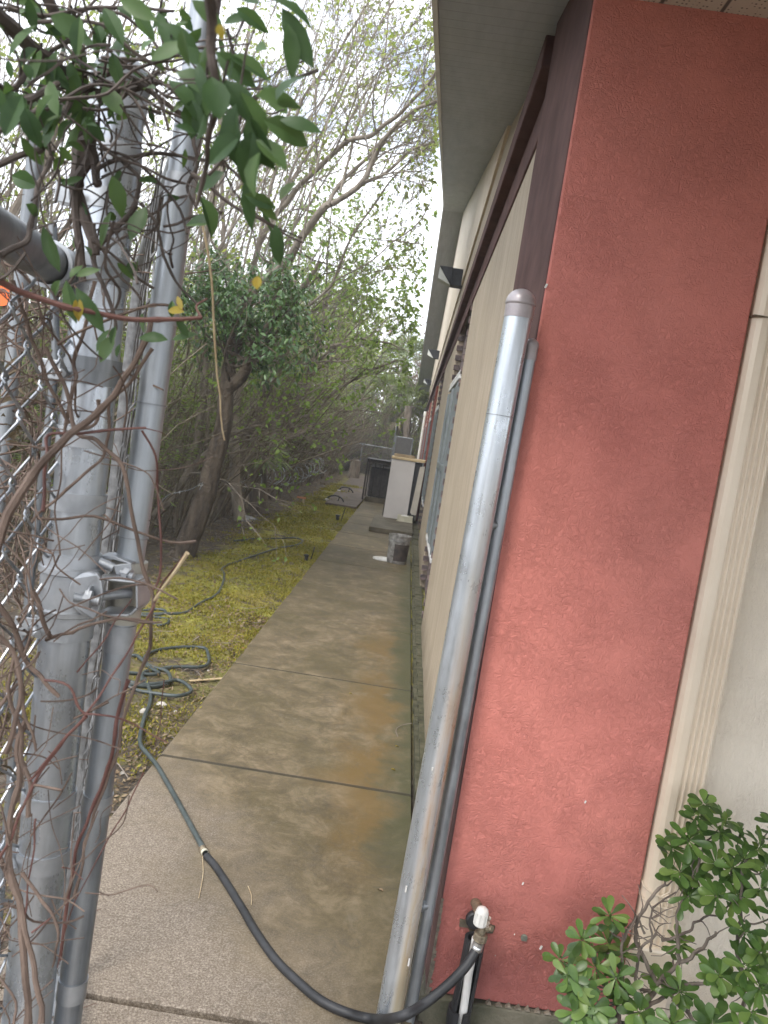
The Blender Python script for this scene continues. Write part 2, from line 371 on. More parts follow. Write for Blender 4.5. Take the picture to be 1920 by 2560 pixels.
M['vine_dark'] = simple('dark_vine_bark', (.05, .038, .032), (.15, .12, .105), 24, .85, 0, .7, 150, .002, (1, 1, .3))
M['vine_red'] = simple('red_runner_bark', (.085, .032, .026), (.17, .078, .062), 20, .6, 0, .3, 150, .001)
M['straw'] = simple('dry_straw', (.36, .26, .15), (.55, .44, .28), 30, .8, 0, 0)
M['black'] = simple('black_rubber', (.014, .014, .015), (.032, .032, .034), 12, .5, 0, .1, 90, .001)
M['hose'] = simple('green_hose_vinyl', (.036, .046, .045), (.066, .080, .077), 14, .42, 0, .15, 50, .001)
M['brass'] = simple('weathered_brass', (.12, .09, .06), (.32, .27, .19), 40, .55, .5, .6, 150, .002)
M['steel'] = simple('bright_ferrule', (.6, .6, .6), (.8, .8, .8), 30, .3, .9, 0)
M['pvc'] = simple('white_pvc', (.62, .60, .56), (.78, .76, .73), 12, .45, 0, .1, 60, .001)
M['white'] = simple('white_enamel', (.50, .47, .46), (.58, .55, .54), 2, .4, 0, 0)
M['screen'] = simple('dark_screen', (.05, .048, .045), (.10, .095, .09), 30, .9, 0, 0)
M['offwhite'] = simple('cream_plastic', (.42, .40, .30), (.58, .55, .44), 8, .5, 0, .1, 60, .001)
M['tan'] = simple('tan_board', (.42, .31, .17), (.55, .43, .26), 8, .6, 0, .2, 60, .002)
M['darkmetal'] = simple('dark_cage_metal', (.02, .016, .015), (.05, .04, .036), 12, .6, .3, .2, 60, .001)
M['darkbox'] = simple('dark_interior', (.015, .016, .02), (.035, .037, .045), 6, .6, 0, 0)
M['louvre'] = simple('condenser_louvre', (.065, .056, .05), (.11, .10, .09), 12, .6, .3, 0)
M['fixture'] = simple('bronze_fixture', (.02, .022, .026), (.045, .048, .055), 12, .5, .4, .1, 60, .001)
M['window'] = simple('grey_window_frame', (.13, .15, .155), (.19, .21, .215), 4, .5, 0, 0)
M['sill'] = simple('white_sill', (.5, .49, .48), (.68, .67, .66), 6, .5, 0, 0)
def mat_glass():
    m, t, b, co = newmat('lamp_glass'); b.inputs['Base Color'].default_value = (.75, .78, .76, 1)
    b.inputs['Roughness'].default_value = .18; b.inputs['Transmission Weight'].default_value = .25; return m
M['glass'] = mat_glass()
def mat_shake():
    m, t, b, co = newmat('brown_brick')
    mp = N(t, 'ShaderNodeMapping'); mp.inputs['Rotation'].default_value = (0, math.radians(90), math.radians(90)); t.links.new(co, mp.inputs[0])
    br = N(t, 'ShaderNodeTexBrick', Scale=5.0); br.inputs['Color1'].default_value = (.10, .07, .068, 1); br.inputs['Color2'].default_value = (.19, .135, .13, 1)
    br.inputs['Mortar'].default_value = (.03, .024, .024, 1); br.inputs['Mortar Size'].default_value = .03
    sep = N(t, 'ShaderNodeSeparateXYZ'); cb = N(t, 'ShaderNodeCombineXYZ'); t.links.new(co, sep.inputs[0])
    t.links.new(sep.outputs['Y'], cb.inputs[0]); t.links.new(sep.outputs['Z'], cb.inputs[1]); t.links.new(cb.outputs[0], br.inputs[0])
    t.links.new(mixc(t, .35, br.outputs[0], ramp(t, noi(t, co, 22, 6), [(.3, (.06, .045, .045)), (.7, (.25, .19, .18))])), b.inputs['Base Color'])
    b.inputs['Roughness'].default_value = .85; bump(t, b, br.outputs['Fac'], -.8, .012); return m
M['brick'] = mat_shake()
for _k in ('brown', 'redtrim'):
    _b = M[_k].node_tree.nodes['Principled BSDF']; _b.inputs['Specular IOR Level'].default_value = .12; _b.inputs['Roughness'].default_value = .85
def painted(name, c, rough=.5): return simple(name, tuple(x*.9 for x in c), c, 8, rough, 0, 0)
M['orange'] = painted('orange_sign_paint', (.85, .16, .03))
M['stone'] = simple('pale_stone', (.32, .29, .25), (.58, .54, .48), 20, .9, 0, .6, 60, .006)
M['brickchip'] = painted('brick_chip', (.50, .22, .13), .9)
M['litter_paper'] = painted('pale_litter', (.6, .58, .55), .8)
# ================================================================ GROUND
def gz(x, y):       # gentle unevenness left of the path, sunken planting bed right of the building front
    if x > .3 and y < 2.16: return -.14
    if x > -.93: return -.03
    d = min(1, (-.93-x)/.5)
    n = noise.noise(Vector((x*1.1, y*.8, 0)))*.05 + noise.noise(Vector((x*4, y*4, 3)))*.012
    return -.03 + d*(.035+n) + max(0, -x-3)*.03
g = MB(); xs = [-400, -120, -40, -20, -12]+[-9+.25*i for i in range(26)]+[-2.6+.09*i for i in range(20)]+[-.90, .29, .31, 1.5, 6, 30, 120, 400]
ys = [-60, -10, -3, 0]+[.5+.18*i for i in range(9)]+[2.15, 2.17]+[2.3+.16*i for i in range(60)]+[12.2+.6*i for i in range(50)]+[45, 60, 90, 150, 300, 800]
for y in ys:
    for x in xs: g.v.append((x, y, gz(x, y) if -20 < x and y < 60 else -.03))
nx = len(xs)
for j in range(len(ys)-1):
    for i in range(nx-1):
        a = j*nx+i; g.f.append((a, a+1, a+nx+1, a+nx)); g.smooth.append(True)
tag(g.build('ground', M['ground']), 'mossy soil and leaf litter ground beside the path', 'ground', kind='structure')
# concrete path: separate slabs with real joints
PX0, PX1 = -.915, .253
joints = [-1.1, .46, 1.99, 3.52, 5.06, 6.60, 8.14, 9.68, 11.2, 12.75, 14.3, 15.8, 17.3, 18.9, 20.4, 22, 23.5, 25, 26.6, 28.2]
p = MB()
for a, b_ in zip(joints[:-1], joints[1:]):
    gap = .013 if abs(a-1.99) < .01 or abs(b_-1.99) < .01 else .0045
    y0 = a+(.013 if abs(a-1.99) < .01 else .0045); y1 = b_-(.011 if abs(b_-1.99) < .01 else .0045); n = 14
    e = .004
    for k in range(n):    # slightly ragged slab: strips along the joint keep the edge uneven
        xa = lerp(PX0, PX1, k/n); xb = lerp(PX0, PX1, (k+1)/n)
        ja = [R.uniform(-.002, .002) for _ in range(2)]
        if k == 0: p_prev = (y0+R.uniform(0,.003), y1-R.uniform(0,.003))
        cur = (y0+R.uniform(0,.003), y1-R.uniform(0,.003))
        p.add([(xa, p_prev[0]+e, 0), (xb, cur[0]+e, 0), (xb, cur[1]-e, 0), (xa, p_prev[1]-e, 0),
               (xa, p_prev[0], -.007), (xb, cur[0], -.007), (xa, p_prev[0], -.1), (xb, cur[0], -.1),
               (xb, cur[1], -.007), (xa, p_prev[1], -.007), (xb, cur[1], -.1), (xa, p_prev[1], -.1)],
              [(0,1,2,3), (4,5,1,0), (6,7,5,4), (3,2,8,9), (9,8,10,11)])
        p_prev = cur
    p.add([(PX0, y0+e, 0), (PX0, y1-e, 0), (PX0-.012, y1-e, -.012), (PX0-.012, y0+e, -.012), (PX0-.012, y1-e, -.1), (PX0-.012, y0+e, -.1)], [(0,1,2,3), (3,2,4,5)])
    p.add([(PX1, y0+e, 0), (PX1, y1-e, 0), (PX1+.004, y1-e, -.008), (PX1+.004, y0+e, -.008), (PX1+.004, y1-e, -.1), (PX1+.004, y0+e, -.1)], [(3,2,1,0), (5,4,2,3)])
tag(p.build('path', M['path']), 'stained concrete path cast in slabs', 'path', kind='structure')
# side pad, raised step slab, condenser base
pad = MB(); pad.prism([(-1.62, 17.1, 0), (-.935, 17.1, 0), (-.935, 31, 0), (-2.0, 31, 0)][::1], (0, 0, .045))
tag(pad.build('concrete_pad', M['conc_pad'], bevel=.008), 'brown concrete pad joined to the left of the path', 'pad', kind='structure')
st = MB(); st.box((-.47, 13.42, .004), (.285, 15.75, .085))
tag(st.build('step_slab', M['conc_step'], bevel=.01), 'raised damp concrete slab lying on the path before the white cabinet', 'slab')
# ================================================================ BUILDING
Y0, YP, Y1 = 2.15, 18.7, 44.0
def rake(y): return 3.03+.242*(y-2.5) if y < YP else lerp(3.03+.242*(YP-2.5), 3.2, (y-YP)/(Y1-YP))
bld = empty('building', (.3, 2.15, 0), 'long stucco building with red front pilaster, beige gable side and deep grey soffit', 'building')
bays = [(6.75, 8.75), (12.75, 14.75), (19.0, 21.0), (25.2, 27.2), (31.4, 33.4)]
def wallX(y, off=0): return W(y)+off
bw = MB()
def wquad(mb, ya, yb, za0, za1, zb0, zb1, off=0.):
    mb.add([(wallX(ya, off), ya, za0), (wallX(yb, off), yb, zb0), (wallX(yb, off), yb, zb1), (wallX(ya, off), ya, za1)], [(3, 2, 1, 0)])
cur = 2.97
for a, b_ in bays+[(Y1, Y1)]:
    wquad(bw, cur, a, .03, 2.93, .03, 2.93)
    if a < Y1:
        for yy in (a, b_): bw.add([(wallX(yy), yy, .03), (wallX(yy)+.09, yy, .03), (wallX(yy)+.09, yy, 2.93), (wallX(yy), yy, 2.93)], [(0,1,2,3)])
    cur = b_
for a, b_ in ((2.97, YP), (YP, Y1)):
    n = 12
    for k in range(n):
        ya, yb = lerp(a, b_, k/n), lerp(a, b_, (k+1)/n)
        wquad(bw, ya, yb, 2.93, rake(ya)+.02, 2.93, rake(yb)+.02)
bw.add([(wallX(Y1), Y1, 0), (wallX(Y1)+8, Y1, 0), (wallX(Y1)+8, Y1, 3.2), (wallX(Y1), Y1, 3.2)], [(0,1,2,3)])
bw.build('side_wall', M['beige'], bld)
# window bays: brown brick, grey window, white sill
for i, (a, b_) in enumerate(bays):
    mb = MB(); wquad(mb, a, b_, .03, 2.93, .03, 2.93, .055)
    nt = 26                                # toothed brick ends along the jambs
    for k in range(nt):
        z = .12+k*2.75/nt
        for y_, s in ((a, 1), (b_, -1)):
            mb.box((wallX(y_)-.012, min(y_, y_+s*.05), z), (wallX(y_)+.05, max(y_, y_+s*.05), z+.055))
    bp = mb.build('brick_panel', M['brick'], bld)
    wf = MB(); m1 = (a+b_)/2
    for (ya, yb) in ((a+.12, m1-.03), (m1+.03, b_-.12)):
        wf.box((wallX(a)-.005, ya, .66), (wallX(a)+.05, yb, 2.17))
        wf.box((wallX(a)-.02, ya, .66), (wallX(a)-.004, ya+.06, 2.17)); wf.box((wallX(a)-.02, yb-.06, .66), (wallX(a)-.004, yb, 2.17))
        wf.box((wallX(a)-.02, ya+.06, 1.38), (wallX(a)-.004, yb-.06, 1.44))
    w_ = wf.build('window', M['window'], bld)
    s_ = MB(); s_.box((wallX(a)-.012, a+.04, .60), (wallX(a)+.045, b_-.04, .63)); s_.box((wallX(a)-.006, a+.08, .63), (wallX(a)+.045, b_-.08, .655)); s_.build('window_sill', M['sill'], w_)
    h_ = MB(); h_.box((wallX(a)-.015, a+.06, 2.2), (wallX(a)+.045, b_-.06, 2.235)); h_.box((wallX(a)-.01, a+.06, 2.25), (wallX(a)+.045, b_-.06, 2.28)); h_.build('window_head', M['sill'], w_)
# belt trim, corner board, pilasters
def bar_along(mb, ya, yb, z0, z1, off0, off1):
    mb.add([(wallX(ya, off0), ya, z0), (wallX(ya, off1), ya, z0), (wallX(ya, off1), ya, z1), (wallX(ya, off0), ya, z1),
            (wallX(yb, off0), yb, z0), (wallX(yb, off1), yb, z0), (wallX(yb, off1), yb, z1), (wallX(yb, off0), yb, z1)],
           [(0,1,2,3), (7,6,5,4), (0,4,5,1), (1,5,6,2), (2,6,7,3), (3,7,4,0)])
bt = MB(); bar_along(bt, 2.985, Y1-.01, 3.0, 3.11, -.062, .01); bar_along(bt, 2.985, Y1-.01, 2.84, 2.997, -.010, .01); bt.build('belt_trim_and_shadow', M['brown'], bld, .006)  # lower flush strip is the shadow beneath the belt, done as brown colour
cb = MB(); cb.box((.287, Y0+.004, .05), (.36, 2.98, 3.2)); cb.build('corner_board', M['brown'], bld, .004)
for ya, yb in ((16.0, 16.7), (22.6, 23.3), (28.8, 29.5), (35.5, 36.2), (40, 41)):
    pl = MB(); bar_along(pl, ya, yb, .03, 2.80, -.04, .01); pl.build('pilaster', M['redtrim'], bld)
gp = MB()       # paler upper gable face standing slightly proud of the wall, with its underside
for a, b_ in ((5.36, YP), (YP, 40.2)):
    for k in range(12):
        ya, yb = lerp(a, b_, k/12), lerp(a, b_, (k+1)/12)
        if 1:
            wquad(gp, ya, yb, 3.72, max(3.725, rake(ya)+.01), 3.72, max(3.725, rake(yb)+.01), -.022)
            gp.add([(wallX(ya, -.022), ya, 3.72), (wallX(yb, -.022), yb, 3.72), (wallX(yb), yb, 3.72), (wallX(ya), ya, 3.72)], [(3,2,1,0)])
gp.build('upper_gable_face', simple('pale_gable_tone', (.56, .46, .35), (.64, .54, .42), 2, .7, 0, .1, 30, .002, (1, 2, .2)), bld)
# red front pilaster (faces the camera) and cream wall
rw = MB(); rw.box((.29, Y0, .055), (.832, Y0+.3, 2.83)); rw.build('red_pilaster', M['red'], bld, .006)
cw = MB(); cw.box((.833, Y0+.06, -.02), (6, Y0+.36, 2.83)); cw.build('front_wall', M['cream'], bld)
fd = MB(); fd.box((.275, Y0-.012, -.3), (6, Y0+.3, .05)); 
fo = fd.build('foundation', M['conc'], bld, .006)
ld = MB()
n = 160
for k in range(n):
    ya, yb = lerp(2.14, 44, (k/n)**1.6), lerp(2.14, 44, ((k+1)/n)**1.6)
    xa, xb = .272+R.uniform(-.003, .004), None
    z = .012+R.uniform(-.006, .008)
    ld.box((xa, ya, -.1), (wallX(ya)+.02, yb, z+.0)); ld.box((xa+.022, ya, z), (wallX(ya)+.02, yb, z+.022+R.uniform(0, .006)))
ld.build('foundation_ledge', M['ledge'], bld)
# rake soffit, fascia, roof. Overhang from measured fascia line
def fx(y): return lerp(-.145, -.06, min(1, max(0, (y-2)/14))) if y < YP else lerp(-.06, -.035, (y-YP)/(Y1-YP))
sf = MB(); fa = MB(); rf = MB()
ysr = [-1.1, 1.0]+[lerp(2.15, YP, k/10) for k in range(11)]+[lerp(YP, Y1+.6, k/8) for k in range(1, 9)]  # unseen front stretch added to keep sky light off the wall top
def zr(y): return rake(y) if y <= Y1 else rake(Y1)-.1
FO = {}
for ya, yb in zip(ysr[:-1], ysr[1:]):
    za, zb = zr(ya), zr(yb)
    sf.add([(fx(ya), ya, za), (fx(yb), yb, zb), (wallX(yb)+.02, yb, zb), (wallX(ya)+.02, ya, za)], [(0,1,2,3)])
    fa.add([(fx(ya)-.02, ya, za-.02), (fx(yb)-.02, yb, zb-.02), (fx(yb)-.02, yb, zb+.16), (fx(ya)-.02, ya, za+.16),
            (fx(ya), ya, za-.02), (fx(yb), yb, zb-.02)], [(0,1,2,3), (4,5,1,0)])
    fa.add([(fx(ya), ya, za-.02), (fx(yb), yb, zb-.02), (fx(yb), yb, zb+.01), (fx(ya), ya, za+.01)], [(0,1,2,3)])
    rf.add([(fx(ya)-.03, ya, za+.17), (fx(yb)-.03, yb, zb+.17), (8, yb, zb+.17), (8, ya, za+.17)], [(0,1,2,3)])
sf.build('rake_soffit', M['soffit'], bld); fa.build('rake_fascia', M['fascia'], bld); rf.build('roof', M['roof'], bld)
es = MB(); es.add([(wallX(1.2)-.005, -1.0, 2.80), (6, -1.0, 2.80), (6, 2.3, 2.80), (.292, 2.3, 2.80)], [(3,2,1,0)])  # eave lengthened out of view past the camera to darken the red wall's top
es.build('eave_soffit', M['perf'], bld)
ef = MB(); ef.box((fx(1.2)-.02, -1.06, 2.6), (6, -1.02, 2.86)); 
ef.build('eave_fascia', M['fascia'], bld)
ec = MB(); ec.box((wallX(2)-.03, -.2, 2.802), (wallX(2)-.008, 2.145, 2.98)); ec.build('soffit_return', M['brown'], bld)
# downspout: rounded left face with ribs, strap with embossed diamond
ds = MB(); prof = []
for k in range(9):
    t = math.pi*.5*k/8; prof.append((.836+.034*(1-math.cos(math.pi/2-t+0)) if 0 else .836+.030*(1-math.cos(t)), -.075*math.sin(t)*1.0))
prof = [(.836, 0.0), (.836, -.035), (.840, -.055), (.848, -.068), (.860, -.075), (.874, -.077)]
x = .880
for k in range(4): prof += [(x, -.077), (x+.004, -.071), (x+.009, -.071), (x+.013, -.077)]; x += .0155
prof += [(.945, -.076), (.951, -.068), (.953, -.055), (.953, 0.0)]
ds.prism([(a, Y0+.06+b2, .30) for a, b2 in prof], (0, 0, 2.5))
dso = ds.build('downspout', simple('cream_painted_metal', (.70, .585, .45), (.78, .67, .53), 3, .35, .1, 0), bld)
el = MB(); el.prism([(.831, Y0+.06, .10), (.831, Y0-.03, .08), (.831, Y0-.03, .31), (.831, Y0+.06, .31)], (.126, 0, 0)); el.build('downspout_elbow', dso.data.materials[0], dso, .01)
sp = MB(); sp.tube([(.834, Y0+.03, .49), (.838, Y0-.005, .475), (.862, Y0-.021, .462), (.95, Y0-.021, .455)], .0022, 6)
for q in (.012, .006): sp.tube([(.905-q*1.6, Y0-.0215, .462), (.905, Y0-.0215, .462+q*1.3), (.905+q*1.6, Y0-.0215, .462), (.905, Y0-.0215, .462-q*1.3), (.905-q*1.6, Y0-.0215, .462)], .0018, 5)
sp.tube([(.834, Y0+.03, .45), (.838, Y0-.005, .44), (.862, Y0-.021, .432), (.95, Y0-.021, .425)], .0022, 6)
sp.build('downspout_strap', dso.data.materials[0], dso)
jn = MB(); jn.box((.834, Y0-.02, 2.06), (.955, Y0+.055, 2.064)); jn.build('downspout_joint', M['brass'], dso)
# drain plug and chips on the red pilaster foot
wp = MB(); c = at(1310, 2343, Y=Y0)
wp.lathe((c.x, Y0, c.z), (0, -1, 0), [(0, .0095), (.004, .0095), (.0055, .007), (.0055, 0.0001)], 16)
for k in range(-2, 3): wp.box((c.x-.008, Y0-.0075, c.z+k*.0032-.0005), (c.x+.008, Y0-.005, c.z+k*.0032+.0005))
wp.build('weep_vent', simple('grey_green_plastic', (.13, .14, .11), (.2, .21, .17), 60, .7, 0, 0), bld)
for (px, py, s) in ((1352, 2368, .006), (1286, 2335, .002), (1307, 2208, .004), (1365, 715, .006), (1238, 2388, .0012), (1463, 2004, .004)):
    c = at(px, py, Y=Y0); s *= .8
    ch = MB(); ch.obox((c.x, Y0-.0015, c.z), Vector((s*.5, 0, -.1*s)), Vector((0, .002, 0)), Vector((.35*s, 0, s*1.1)))
    ch.build('paint_chip', M['pvc'], bld)
pe = MB()      # bare mortar where the paint has peeled from the pilaster's foot
for k in range(26):
    t = k/25; z = lerp(.34, .06, t); w = .004+.012*t*R.random()
    pe.prism([(.2865, Y0-.002, z), (.29+w, Y0-.002, z+R.uniform(-.002, .002)), (.29+w*.8, Y0-.002, z-.011), (.2865, Y0-.002, z-.0105)], (0, -.0012-.0006*(k%2), 0))
pm_ = simple('bare_mortar', (.12, .10, .075), (.25, .21, .16), 60, .95, 0, .8, 90, .003)
pe.build('peeled_paint', pm_, bld); pe = MB()
for k in range(14):
    x = .46+k*.028; w = .014+R.random()*.012
    pe.prism([(x, Y0-.013, .053), (x+w, Y0-.013, .053), (x+w*.6, Y0-.013, .060+R.random()*.006)], (0, .013, 0))
pe.build('peeled_paint', pm_, bld)
# ---------------------------------------------------------------- wall lamps
def wall_lamp(y, z, label):
    x = W(y)-.024
    o = empty('wall_lamp', (x, y, z), label, 'wall lamp', 'wedge wall lamps along the gable side of the building')
    h = MB(); h.box((x-.13, y-.10, z-.11), (x+.02, y+.10, z+.11))
    h.prism([(x-.13, y-.10, z+.115), (x-.31, y-.10, z+.115), (x-.13, y-.10, z-.115)], (0, .2, 0))
    h.build('housing', M['fixture'], o, .006)
    l = MB(); l.prism([(x-.305, y-.09, z+.10), (x-.31, y-.09, z-.045), (x-.14, y-.09, z-.112)], (0, .18, 0)); l.build('lens', M['glass'], o, .004)
wall_lamp(10.7, 3.82, 'nearest and largest wedge wall lamp, dark metal with a clear lens')
wall_lamp(21.4, 4.0, 'middle wedge wall lamp, between the large near one and the tiny far one')
wall_lamp(33.0, 4.15, 'farthest and smallest wedge wall lamp under the far end of the soffit')
# white pipe on the far wall
wpx = MB(); q = empty('vent_pipe', (W(30)-.1, 30, 0), 'thin white vertical pipe on the far part of the side wall', 'pipe')
wpx.tube([(W(30)-.09, 30, 0), (W(30)-.09, 30, 2.72)], .045, 10); wpx.build('pipe', M['pvc'], q)
w2 = MB(); w2.lathe((W(30)-.09, 30, 2.65), (0,0,1), [(0,.06), (.16,.06), (.18,.05), (.18,.001)], 12); w2.build('pipe_cap', M['pvc'], q)
# ================================================================ GATE POST ON THE RIGHT
def dome(mb, c, r, n=28, h=1.0):
    c = Vector(c)
    mb.lathe(c, (0,0,1), [(-.034, r*1.02), (-.034, r*1.055), (-.002, r*1.055), (0, r*1.10), (.004, r*1.11)]+[(.004+r*1.05*h*math.sin(t*math.pi/2/9), r*1.10*math.cos(t*math.pi/2/9)+.0001) for t in range(10)], n)
pr = .0355
gpo = empty('gate_post', (.185, 2.08, 0), 'tall capped galvanised steel gate post with a thinner capped pipe beside the red wall', 'gate post')
top = at(1299, 775, Y=2.09); bot = at(966, 2545, Y=2.075)
bx = bot.x+.002
P0 = Vector((bx, 2.075, 0)); P1 = Vector((top.x, 2.09, top.z+.012))
mb = MB(); mb.tube([P0-Vector((0,0,.2)), lerp(P0, P1, .5), P1], pr, 40); mb.build('post_pipe', M['galv_rust'], gpo)
c_ = MB(); dome(c_, P1, pr); c_.build('post_cap', M['cap'], gpo)
rg = MB(); q = lerp(P0, P1, .855); rg.lathe(q, P1-P0, [(0, pr), (0, pr+.0012), (.002, pr+.0012), (.002, pr)], 40); rg.build('weld_seam', M['galv_old'], gpo)
sr = .0178
S1 = at(1328, 868, Y=2.118); S0 = at(1052, 2380, Y=2.105)
sdir = (S1-S0)/(S1.z-S0.z); Sb = S0+sdir*(0.0-S0.z)
mb = MB(); mb.tube([Sb-sdir*.2, S1], sr, 24); mb.build('side_pipe', M['galv_mid'], gpo)
c_ = MB(); dome(c_, S1, sr, 20); c_.build('side_cap', M['cap'], gpo)
for py, px in ((1313, 1236), (2262, 1058)):
    a_ = at(px, py, Y=2.10); t = (a_.z-P0.z)/(P1.z-P0.z)
    A = lerp(P0, P1, t); B = Sb+sdir*a_.z
    mb = MB(); mb.tube([A, lerp(A, B, .35), lerp(A, B, .6), B], [.015, .012, .012, .016], 14)
    mb.lathe(lerp(A, B, .45), (B-A), [(0, .012), (.004, .017), (.010, .017), (.014, .012)], 14); mb.build('spacer', M['galv_old'], gpo)
# white paint marks on the post
for (px, py, l) in ((1015, 2222, .018), (1022, 2405, .022), (1081, 1922, .008)):
    c = at(px, py, Y=2.075-pr*.86); d = (P1-P0).normalized()
    pm = MB(); pm.obox(c+Vector((0, -.001, 0)), d*l*.5, Vector((.0022, 0, 0)), Vector((0, .0012, 0))); pm.build('paint_mark', M['pvc'], gpo)
# ================================================================ FENCE AND OPEN GATE ON THE LEFT
FY = 1.0
br_ = .0322
b_hi = at(291, 308, Y=FY); b_lo = at(113, 2089, Y=FY)
bd = (b_hi-b_lo)/(b_hi.z-b_lo.z)
def BP(z): return b_lo+bd*(z-b_lo.z)
def BPy(py):              # point of the post axis seen at photo row py
    lo, hi = 0.2, 2.4
    for _ in range(40):
        m = (lo+hi)/2; v = BP(m)-EYE; y = 1280-FPX*v.dot(_u)/v.dot(_f)
        if y > py: lo = m
        else: hi = m
    return BP(lo)
fence = empty('chain_link_fence', (BP(0).x, FY, 0), 'vine-covered chain link fence with a thick galvanised end post at the left edge', 'fence')
mb = MB(); mb.tube([BP(-.2), BP(1), BPy(215)], br_, 44); mb.build('end_post', M['galv'], fence)
c_ = MB(); dome(c_, BPy(218), br_); c_.build('post_cap', M['galv_old'], fence)
ax = bd.normalized()
def band(mb, py, h, r0, th=.0022, tilt=0):
    c = BPy(py); mb.lathe(c-ax*h/2, ax+Vector((tilt, 0, 0)), [(0, r0), (0, r0+th), (h, r0+th), (h, r0)], 40)
def bolt(mb, p, d, L, r=.0042, nut=.0085, nutpos=.35):
    d = d.normalized(); mb.tube([p, p+d*L], r, 12)
    for k in range(int(L/.0022)): mb.lathe(p+d*k*.0022, d, [(0, r), (.0005, r*1.12), (.001, r)], 10)
    mb.lathe(p+d*L*nutpos, d, [(0, .0001), (0, nut), (.008, nut), (.008, .0001)], 6, False)
left = Vector((-1, -.15, 0)).normalized(); fwdY = Vector((0, -1, 0))
for py, two, hasbolt in ((266, False, 0), (394, False, 0), (510, False, 1), (690, True, 0), (939, True, 1), (1093, False, 0), (1253, False, 0), (1402, False, 0), (1568, False, 1), (1997, False, 0), (2137, False, 1)):
    b = MB(); band(b, py, .024, br_)
    if two: band(b, py-27, .016, br_, .0038)
    bo = b.build('band', M['cast'] if not two else M['galv_old'], fence)
    if hasbolt:
        c = BPy(py); lug = MB()
        sgn = left
        for dy in (-.005, .010):
            lug.obox(c+sgn*(br_+.011)+Vector((0, dy-.012, 0)), sgn*.013, Vector((0, .0016, 0)), ax*.012)
        lug.build('lug', M['cast'], bo, .001)
        bb = MB(); bolt(bb, c+sgn*(br_+.012)+Vector((0, .0, 0)), Vector((.75, -1, -.1)), .042, nutpos=.28); bb.build('bolt', M['cast'], bo)
sl = MB(); c1 = BPy(1105); c2 = BPy(1045); sl.tube([c1, c2], br_+.0012, 40); sl.build('sleeve', M['galv'], fence)
# direction of the fence run: back past the camera's left
fd_ = Vector((.064, -1, 0)).normalized()*-1        # away from the camera
rail_p = at(205, 705, Y=FY)
rp0 = Vector((BP(rail_p.z).x-.045, FY-.02, BPy(695).z))
mb = MB(); mb.tube([rp0, rp0-fd_*.45+Vector((-.02, 0, .02)), rp0-fd_*1.5+Vector((-.06, 0, .03))], .0235, 28); mb.build('top_rail', M['galv_old'], fence)
re_ = MB(); re_.lathe(rp0+fd_*.012, -fd_, [(0, .001), (.002, .02), (.004, .0275), (.045, .0285), (.045, .024)], 28); re_.build('rail_end', M['cast'], fence)
# tension bar
tb = MB(); tb.tube([at(190-28-30, 560, Y=FY-.01), at(140, 900, Y=FY-.01), at(82, 1400, Y=FY-.01), at(48, 1700, Y=FY-.01), at(5, 2200, Y=FY-.01), at(-25, 2560, Y=FY-.01)], .0052, 10); tb.build('tension_bar', M['galv_old'], fence)
# woven mesh: vertical zig-zag wires interlocked
def weave(origin, u, z0, z1, nw, pw, amp, r, mat, parent, name='wire_mesh', wob=.0015, nrm=None, sides=6, topfn=None):
    mb = MB(); nrm = nrm or u.cross(Vector((0,0,1))).normalized(); half = pw
    for i in range(nw):
        pts = []; k = 0; z = z0
        while z < z1:
            s = 1 if k % 2 else -1
            off = (i+.5)*half + s*half*.545
            jit = noise.noise(Vector((i*.7, z*3, 1)))*wob
            dpt = s*amp*(1 if i % 2 else 1)
            zc = z
            # rounded knuckle at every turn
            for tz, inn in ((-.16, .90), (-.06, 1.0), (.06, 1.0), (.16, .90)):
                pts.append(origin+u*((i+.5)*half+s*half*.545*inn+jit)+nrm*(dpt*(1 if tz < 0 else -1)*.9)+Vector((0, 0, zc+tz*pw)))
            z += pw*.98; k += 1
        if i % 2:
            pts = [q+Vector((0,0,pw*.98)) for q in pts]
        mb.tube(pts, r, sides, False)
    return mb.build(name, mat, parent)
mo = BP(0)+Vector((-.046, -.01, 0)); mo.z = 0
weave(mo, -fd_+Vector((-.10, 0, 0)), .3, 1.70, 9, .039, .0025, .0019, M['wire'], fence, nrm=Vector((1, 0, 0)))
# --- open gate leaf swinging away behind the post
g_hi = at(442, 540, Y=1.04); g_lo = at(211, 2244, Y=1.04)
gd = (g_hi-g_lo)/(g_hi.z-g_lo.z)
def GP(z): return g_lo+gd*(z-g_lo.z)
def GPy(py):
    lo, hi = 0.1, 2.6
    for _ in range(40):
        m = (lo+hi)/2; v = GP(m)-EYE; y = 1280-FPX*v.dot(_u)/v.dot(_f)
        if y > py: lo = m
        else: hi = m
    return GP(lo)
gate = empty('gate', (GP(0).x, 1.04, 0), 'chain link gate leaf standing open behind the thick fence post, seen almost edge on', 'gate')
gr = .0185
mb = MB(); mb.tube([GP(.08), GP(1.2), GP(2.55)], gr, 30); mb.build('stile', M['galv_mid'], gate)
far_t = at(357, 640, Y=2.0); far_b = at(132, 2517, Y=2.0)
fdv = (far_t-far_b)/(far_t.z-far_b.z)
def FP(z): return far_b+fdv*(z-far_b.z)
mb = MB(); mb.tube([FP(.08), FP(1.95)], gr*.9, 16); mb.build('stile', M['wire_dark'], gate)  # shade on the far stile put into its dark material
for z in (.10, 1.93):
    mb = MB(); mb.tube([GP(z), FP(z)], gr*.95, 16); mb.build('rail', M['galv_old'], gate)
uu = FP(1)-GP(1); uu.z = 0; L_ = uu.length; uu.normalize(); go = GP(0).copy(); go.z = 0
weave(go+uu*.06, uu, .12, 1.9, 6, .075, .003, .0016, M['wire_dark'], gate, sides=4)
gax = gd.normalized()
